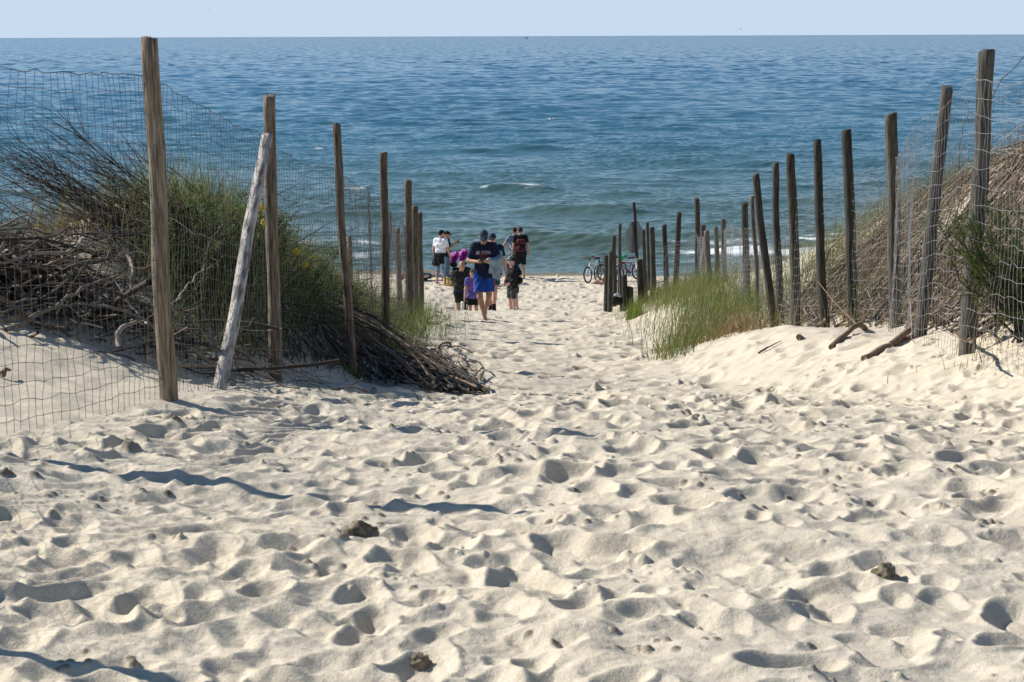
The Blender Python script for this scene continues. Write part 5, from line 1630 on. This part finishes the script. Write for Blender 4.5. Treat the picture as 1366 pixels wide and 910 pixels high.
# ------------------------------------------------------------------ pushchair
MAG = cloth((0.27, 0.02, 0.25), 'magenta_nylon', .2, .5)
def pushchair(loc, rz):
    e_ = empty('pushchair', loc, rz); tag(e_, 'pushchair with two magenta hoods and black frame standing on the beach', 'pushchair')
    for (cx, cz, hw) in ((-.17, .84, .13), (.20, .90, .15)):
        pr = [('e', (cx, .03, cz), (hw, .25, .24))]
        sg = 1 if cx > 0 else -1
        def hood_f(P):
            d = np.maximum(sdf(pr, P), -sdf([('e', (cx, -.03, cz - .03), (hw - .025, .23, .20))], P))
            for nv, c_ in (((0, -.80, -.60), .02), ((.75 * sg, 0, .66), .155), ((-.86 * sg, .1, .5), .135), ((0, .5, .86), .19)):
                d = np.maximum(d, (P - np.array([cx, .03, cz])) @ np.array(nv) - c_)
            return d + .008 * np.sin(P[:, 1] * 34 + P[:, 2] * 9)
        v, q = surf(hood_f, *bounds(pr, .02), .012)
        h_ = mk('hood', v, [q], MAG, e_)
        pr2 = [('c', (cx - hw * .55, .10, .62), (cx + hw * .55, .10, .62), .06, .06), ('c', (cx - hw * .5, .0, .48), (cx + hw * .5, .0, .48), .06, .06), ('c', (cx - hw * .5, -.18, .47), (cx + hw * .5, -.18, .47), .045, .045)]
        v, q = surf(lambda P: sdf(pr2, P, .06), *bounds(pr2, .02), .014)
        mk('seat', v, [q], BLACKC, e_)
    mb = MB()
    for sx in (-.36, .0, .38):
        mb.tube([(sx, -.36, .12), (sx, .05, .52), (sx, .40, .98)], [.013] * 3, 8)
        mb.tube([(sx, .34, .12), (sx, .02, .50)], [.012] * 2, 8)
    mb.tube([(-.36, .02, .5), (.38, .02, .5)], [.012] * 2, 8); mb.tube([(-.36, -.36, .12), (.38, -.36, .12)], [.011] * 2, 8); mb.tube([(-.36, .34, .12), (.38, .34, .12)], [.011] * 2, 8)
    mb.build('frame', M['steel'], e_)
    MB().tube([(-.36, .40, .98), (-.34, .44, 1.02), (.36, .44, 1.02), (.38, .40, .98)], [.017] * 4, 8).build('push_bar', M['rubber'], e_)
    for sx in (-.40, .42):
        for sy in (-.36, .34):
            w = MB().torus((0, 0, 0), .105, .020, n=24)
            w.V = [v[:, [1, 0, 2]] + np.array([sx, sy, .125]) for v in w.V]
            wo_ = w.build('wheel', M['rubber'], e_)
            h_ = MB().ellipsoid((sx, sy, .125), (.016, .06, .06), 12, 8); h_.build('hub', M['steel'], wo_)
    pr = [('e', (0.02, .36, .62), (.16, .08, .13))]
    v, q = surf(lambda P: sdf(pr, P) + .01 * vnoise(P[:, 0] * 14, P[:, 2] * 12, 5), *bounds(pr, .02), .014)
    mk('hanging_bag', v, [q], BLACKC, e_)


pushchair(stand(613.5, 64.9), rad(38))
gx = stand(604.5, 63.6)
e_ = empty('beach_bag', gx, .2); tag(e_, 'yellow and blue beach bag on the sand in front of the pushchair', 'bag')
pr = [('c', (-.12, 0, .12), (.12, 0, .12), .11, .11), ('c', (-.14, 0, .27), (.14, 0, .27), .09, .09)]
v, q = surf(lambda P: np.maximum(sdf(pr, P, .05) + .008 * vnoise(P[:, 0] * 12, P[:, 2] * 12, 8), P[:, 2] - .31), *bounds(pr, .02), .014)
mk('bag_body', v, [q], cloth((0.36, 0.29, 0.06), 'yellow_canvas'), e_)
pr2 = [('c', (-.10, .0, .30), (.10, .0, .30), .07, .07), ('e', (.02, -.02, .36), (.10, .06, .05))]
v, q = surf(lambda P: sdf(pr2, P, .04) + .01 * vnoise(P[:, 0] * 15, P[:, 1] * 15, 9), *bounds(pr2, .02), .012)
mk('towel', v, [q], cloth((0.03, 0.10, 0.32), 'blue_towelling'), e_)
for sy in (-.07, .07):
    MB().tube([(-.10, sy, .28), (-.06, sy * .7, .44), (.06, sy * .7, .44), (.10, sy, .28)], [.009] * 4, 6).build('handle', BLACKC, e_)


# ------------------------------------------------------------------ bicycles
def bicycle(px, d, yaw, label, paint, R_=.275, lean=.08, grip=None):
    loc = stand(px, d)
    e_ = empty('bicycle', loc, yaw); e_.rotation_euler = (lean, 0, yaw)
    tag(e_, label, 'bicycle', 'bicycles parked on the beach')
    wb = .92
    fr, rr_ = np.array([wb / 2, 0, R_]), np.array([-wb / 2, 0, R_])
    bb, st, hd0, hd1 = np.array([-.06, 0, R_ + .0]), np.array([-.17, 0, R_ + .34]), np.array([.30, 0, R_ + .30]), np.array([.275, 0, R_ + .40])
    for c in (fr, rr_):
        t = MB().torus(c, R_ - .02, .022, n=40, m=8).build('wheel', M['rubber'], e_)
        MB().torus(c, R_ - .050, .010, n=36, m=6).build('rim', M['metal'], t)
        sp = MB()
        for a in np.linspace(0, 2 * np.pi, 18, endpoint=False):
            sp.tube([c + [0, .02 * (-1) ** int(a * 3), 0], c + np.array([math.cos(a), 0, math.sin(a)]) * (R_ - .05)], [.0018] * 2, 4, cap=False)
        sp.tube([c + [0, -.04, 0], c + [0, .04, 0]], [.02, .02], 10)
        sp.build('spokes', M['metal'], t)
    mb = MB()
    for a, b, r in ((bb, st, .017), (bb, hd0, .019), (st + [0.01, 0, -.03], hd1 - [0, 0, .03], .017), (hd0 - [0, 0, .02], hd1 + [0, 0, .03], .020)):
        mb.tube([a, b], [r, r], 10)
    for sy in (-.055, .055):
        mb.tube([bb, rr_ + [0, sy, 0]], [.010, .010], 8); mb.tube([st - [0, 0, .03], rr_ + [0, sy, 0]], [.009, .009], 8)
    mb.build('frame', paint, e_)
    mb = MB()
    for sy in (-.055, .055): mb.tube([hd0 - [0, 0, .02], hd0 + [.03, sy, -.06], fr + [0, sy, 0]], [.014, .014, .011], 8)
    mb.build('fork', paint, e_)
    mb = MB()
    mb.tube([hd1, hd1 + [-.02, 0, .10], hd1 + [.04, 0, .14]], [.014] * 3, 8)
    mb.tube([hd1 + [-.02, -.27, .17], hd1 + [.03, -.12, .145], hd1 + [.04, 0, .14], hd1 + [.03, .12, .145], hd1 + [-.02, .27, .17]], [.011] * 5, 8)
    hb = mb.build('handlebar', M['black'], e_)
    for sy in (-1, 1):
        MB().tube([hd1 + [-.02, sy * .27, .17], hd1 + [.005, sy * .18, .155]], [.017, .017], 8).build('grip', grip or M['rubber'], hb)
    mb = MB(); mb.tube([st - [0, 0, .02], st + [-.03, 0, .12]], [.012, .012], 8)
    sd = mb.build('seat_post', M['steel'], e_)
    pr = [('c', st + np.array([-.13, 0, .14]), st + np.array([.11, 0, .14]), .055, .022)]
    v, q = surf(lambda P: np.maximum(sdf(pr, P), np.abs(P[:, 2] - (st[2] + .14)) - .028), *bounds(pr, .02), .010)
    mk('saddle', v, [q], M['black'], sd)
    mb = MB().torus(bb, .075, .008, n=24, m=6); mb.tube([bb + [0, -.05, 0], bb + [0, .05, 0]], [.02, .02], 8)
    for sgn in (-1, 1): mb.tube([bb + [0, sgn * .06, 0], bb + [sgn * .10, sgn * .07, -sgn * .10]], [.009, .009], 6)
    cr = mb.build('crank', M['black'], e_)
    for sgn in (-1, 1): MB().box(bb + [sgn * .10, sgn * .11, -sgn * .10], (.09, .07, .02)).build('pedal', M['black'], cr, smooth=False)
    return e_


WHITEP = noise_mat('white_paint', (.60, .60, .62), (.68, .68, .70), 6, .35)
REDP2 = noise_mat('red_paint', (.30, .012, .05), (.36, .02, .07), 6, .35)
BLKP = noise_mat('black_paint', (.012, .012, .014), (.03, .03, .035), 6, .3)
bicycle(794, 65.4, rad(238), 'leftmost bicycle with black wheels, white fork and red handlebar grip', WHITEP, grip=noise_mat('red_rubber', (.22, .015, .04), (.28, .02, .05), 9, .7))
bicycle(806, 66.0, rad(242), 'black bicycle in the middle of the parked three, dark saddle', BLKP)
bicycle(822, 66.3, rad(236), 'white bicycle half hidden behind the wooden stakes', WHITEP)
bk = bicycle(838, 66.2, rad(222), 'magenta red bicycle with a bright green thing on its handlebar', REDP2)
# green glove-like bag over the red bike's handlebar
gp = bk.matrix_basis if False else None
hx, hy = math.cos(rad(222)), math.sin(rad(222))
gl = stand(838, 66.2)
blob('green_bag', [('c', (-.06, 0, 0), (.06, 0, .01), .045, .045), ('e', (-.10, 0, .05), (.05, .03, .04)), ('e', (.10, 0, .05), (.05, .03, .04)), ('e', (0, 0, -.05), (.06, .03, .05))],
     cloth((0.01, 0.36, 0.10), 'bright_green_nylon'), (gl[0] + hx * .31, gl[1] + hy * .31 - .04, gl[2] + .275 + .54), 0, 1.0, 'bright green bag hanging on the handlebar of the red bicycle', 'bag', .03)
gx = stand(806.5, 64.8)
blob('red_bag', [('e', (0, 0, .09), (.13, .10, .10)), ('e', (.07, 0, .17), (.05, .05, .04))], cloth((0.28, 0.045, 0.035), 'red_nylon'), gx, .3, 1.0, 'small red bag on the sand under the parked bicycles', 'bag', .04)
gx = stand(798.5, 64.6)
blob('folded_towel', [('c', (-.14, 0, .045), (.14, 0, .045), .05, .05), ('c', (-.10, .05, .08), (.10, .05, .08), .045, .045)], cloth((0.40, 0.22, 0.17), 'pink_towelling'), gx, -.2, 1.0, 'folded pinkish towel on the sand left of the red bag', 'towel', .03)
gx = stand(812, 64.6)
blob('rolled_towel', [('c', (-.09, 0, .06), (.09, .02, .06), .06, .055)], cloth((0.42, 0.42, 0.45), 'pale_towelling'), gx, .4, 1.0, 'pale rolled towel on the sand right of the red bag', 'towel', .03)

# dark bag at the foot of the stakes
c = at(823.5, 407, 39.1); gx = (float(c[0]), 39.1, float(c[2]))
e_ = empty('shoulder_bag', gx, .1); tag(e_, 'dark bag with pale cloth on top at the foot of the wooden stakes', 'bag')
pr = [('c', (-.055, 0, .06), (.055, 0, .06), .062, .062), ('c', (-.05, 0, .13), (.05, 0, .13), .055, .055)]
v, q = surf(lambda P: sdf(pr, P, .03), *bounds(pr, .02), .008); mk('bag_body', v, [q], BLACKC, e_)
pr = [('e', (-.02, 0, .195), (.055, .04, .035)), ('e', (.035, -.02, .185), (.04, .035, .04))]
v, q = surf(lambda P: sdf(pr, P, .02) + .008 * vnoise(P[:, 0] * 40, P[:, 2] * 40, 4), *bounds(pr, .02), .007); mk('cloth', v, [q], cloth((0.40, 0.42, 0.44), 'pale_grey_cotton'), e_)
MB().tube([(-.10, 0, .12), (-.07, .02, .22), (.07, .02, .22), (.10, 0, .12)], [.007] * 4, 6).build('strap', BLACKC, e_)

# ------------------------------------------------------------------ octagonal sign seen from behind
b_, t_ = at(854, 398, 39.6), at(845.5, 270, 39.6)
b_[2] = min(b_[2], gz(b_[0], b_[1]) + .02)
e_ = empty('octagonal_sign', tuple(b_)); tag(e_, 'grey back of an octagonal sign on a dark wooden pole', 'sign')
ax = t_ - b_
pl = MB(); tt = np.linspace(-.15, 1, 14)
pl.tube([ax * u + np.array([.006 * math.sin(9 * u), 0, 0]) for u in tt], [.036 * (1.05 - .2 * u) for u in tt], 10)
pl.build('pole', M['post_dark'] if 'post_dark' in M else M.setdefault('post_dark', noise_mat('post_dark', (.018, .015, .012), (.06, .05, .04), 9, .85, (6, 6, .6), bump=.01, bscale=14)), e_)
c = ax * ((398 - 313) / 128.0) + np.array([-.03, .05, 0])
yaw = rad(55); u = np.array([math.cos(yaw), math.sin(yaw), 0]); w = np.array([0, 0, 1.0]); nn = np.cross(u, w)
ang = np.arange(8) * math.pi / 4 + math.pi / 8
ring = np.array([u * .335 * math.cos(a) + w * .335 * math.sin(a) for a in ang])
mb = MB(); n8 = np.arange(8)
inner = ring * .965
f_ = nn * .004
mb.add(np.concatenate([c + ring - f_, c + ring + f_]), np.stack([n8, (n8 + 1) % 8, 8 + (n8 + 1) % 8, 8 + n8], -1), [n8[::-1]], [8 + n8])
pn = mb.build('panel', noise_mat('grey_sign_back', (.15, .165, .18), (.21, .225, .24), 5, .5), e_, smooth=False)
mb = MB()
mb.tube(np.concatenate([c + ring, (c + ring)[:1]]), [.008] * 9, 6)
mb.build('rim', M['metal'], pn)
MB().tube([ax * .60, c + w * -.12], [.014] * 2, 6).build('bracket', M['metal'], e_)
MB().tube([ax * .76, c + w * .12], [.014] * 2, 6).build('bracket', M['metal'], e_)
MB().tube([ax * .36, ax * .47], [.040, .040], 10).build('pale_tape', cloth((.45, .45, .43), 'pale_tape'), e_)


# ------------------------------------------------------------------ gulls
def gull(px, py, d, span, yaw, label, dark=False, flap=.25, bank=0.0):
    e_ = empty('seagull', tuple(at(px, py, d))); e_.rotation_euler = (0, bank, yaw)
    tag(e_, label, 'seagull', 'gulls over the sea')
    m1 = cloth((.70, .70, .70), 'white_feathers', .05) if not dark else cloth((.06, .055, .05), 'dark_feathers')
    m2 = cloth((.45, .47, .50), 'grey_feathers', .1) if not dark else m1
    h = span / 2
    mb = MB(); mb.ellipsoid((0, 0, 0), (.10 * span, .26 * span, .09 * span), 14, 10); mb.ellipsoid((0, -.24 * span, .03 * span), (.055 * span, .075 * span, .055 * span), 10, 8)
    b = mb.build('body', m1, e_)
    MB().tube([(0, -.30 * span, .03 * span), (0, -.37 * span, .015 * span)], [.018 * span, .004 * span], 6).build('beak', noise_mat('beak', (.40, .24, .02), (.45, .28, .04), 8), b)
    mb = MB(); mb.ellipsoid((0, .28 * span, 0), (.07 * span, .10 * span, .012 * span), 10, 6); mb.build('tail', m1, e_)
    for sx in (-1, 1):
        mb = MB()
        pts = [(0.06, -.06, 0, .15), (.30, -.12, flap * .8, .14), (.55, -.05, flap, .10), (.85, .08, flap * .7, .05), (1.0, .14, flap * .5, .01)]
        V = []
        for (a, yo, zo, cw) in pts:
            for (dy, dz) in ((-cw * .5, 0), (0, .012), (cw, 0), (0, -.012)):
                V.append((sx * a * h, (yo + dy) * span * .8, (zo * h * .6 + dz * span)))
        F_ = [[4 * k + i, 4 * k + (i + 1) % 4, 4 * k + 4 + (i + 1) % 4, 4 * k + 4 + i] for k in range(4) for i in range(4)]
        mb.add(V, F_, [[0, 1, 2, 3], [19, 18, 17, 16]]); mb.build('wing', m2, e_)


gull(735, 159, 150, .85, rad(60), 'white gull gliding low over the middle of the sea', bank=.3)
gull(702, 51, 190, .55, rad(80), 'dark bird on the horizon just right of centre', True)
gull(278, 13, 210, .35, rad(20), 'tiny dark bird high in the sky at the left', True)
gull(988, 39, 210, .35, rad(100), 'tiny dark bird just above the horizon on the right', True)
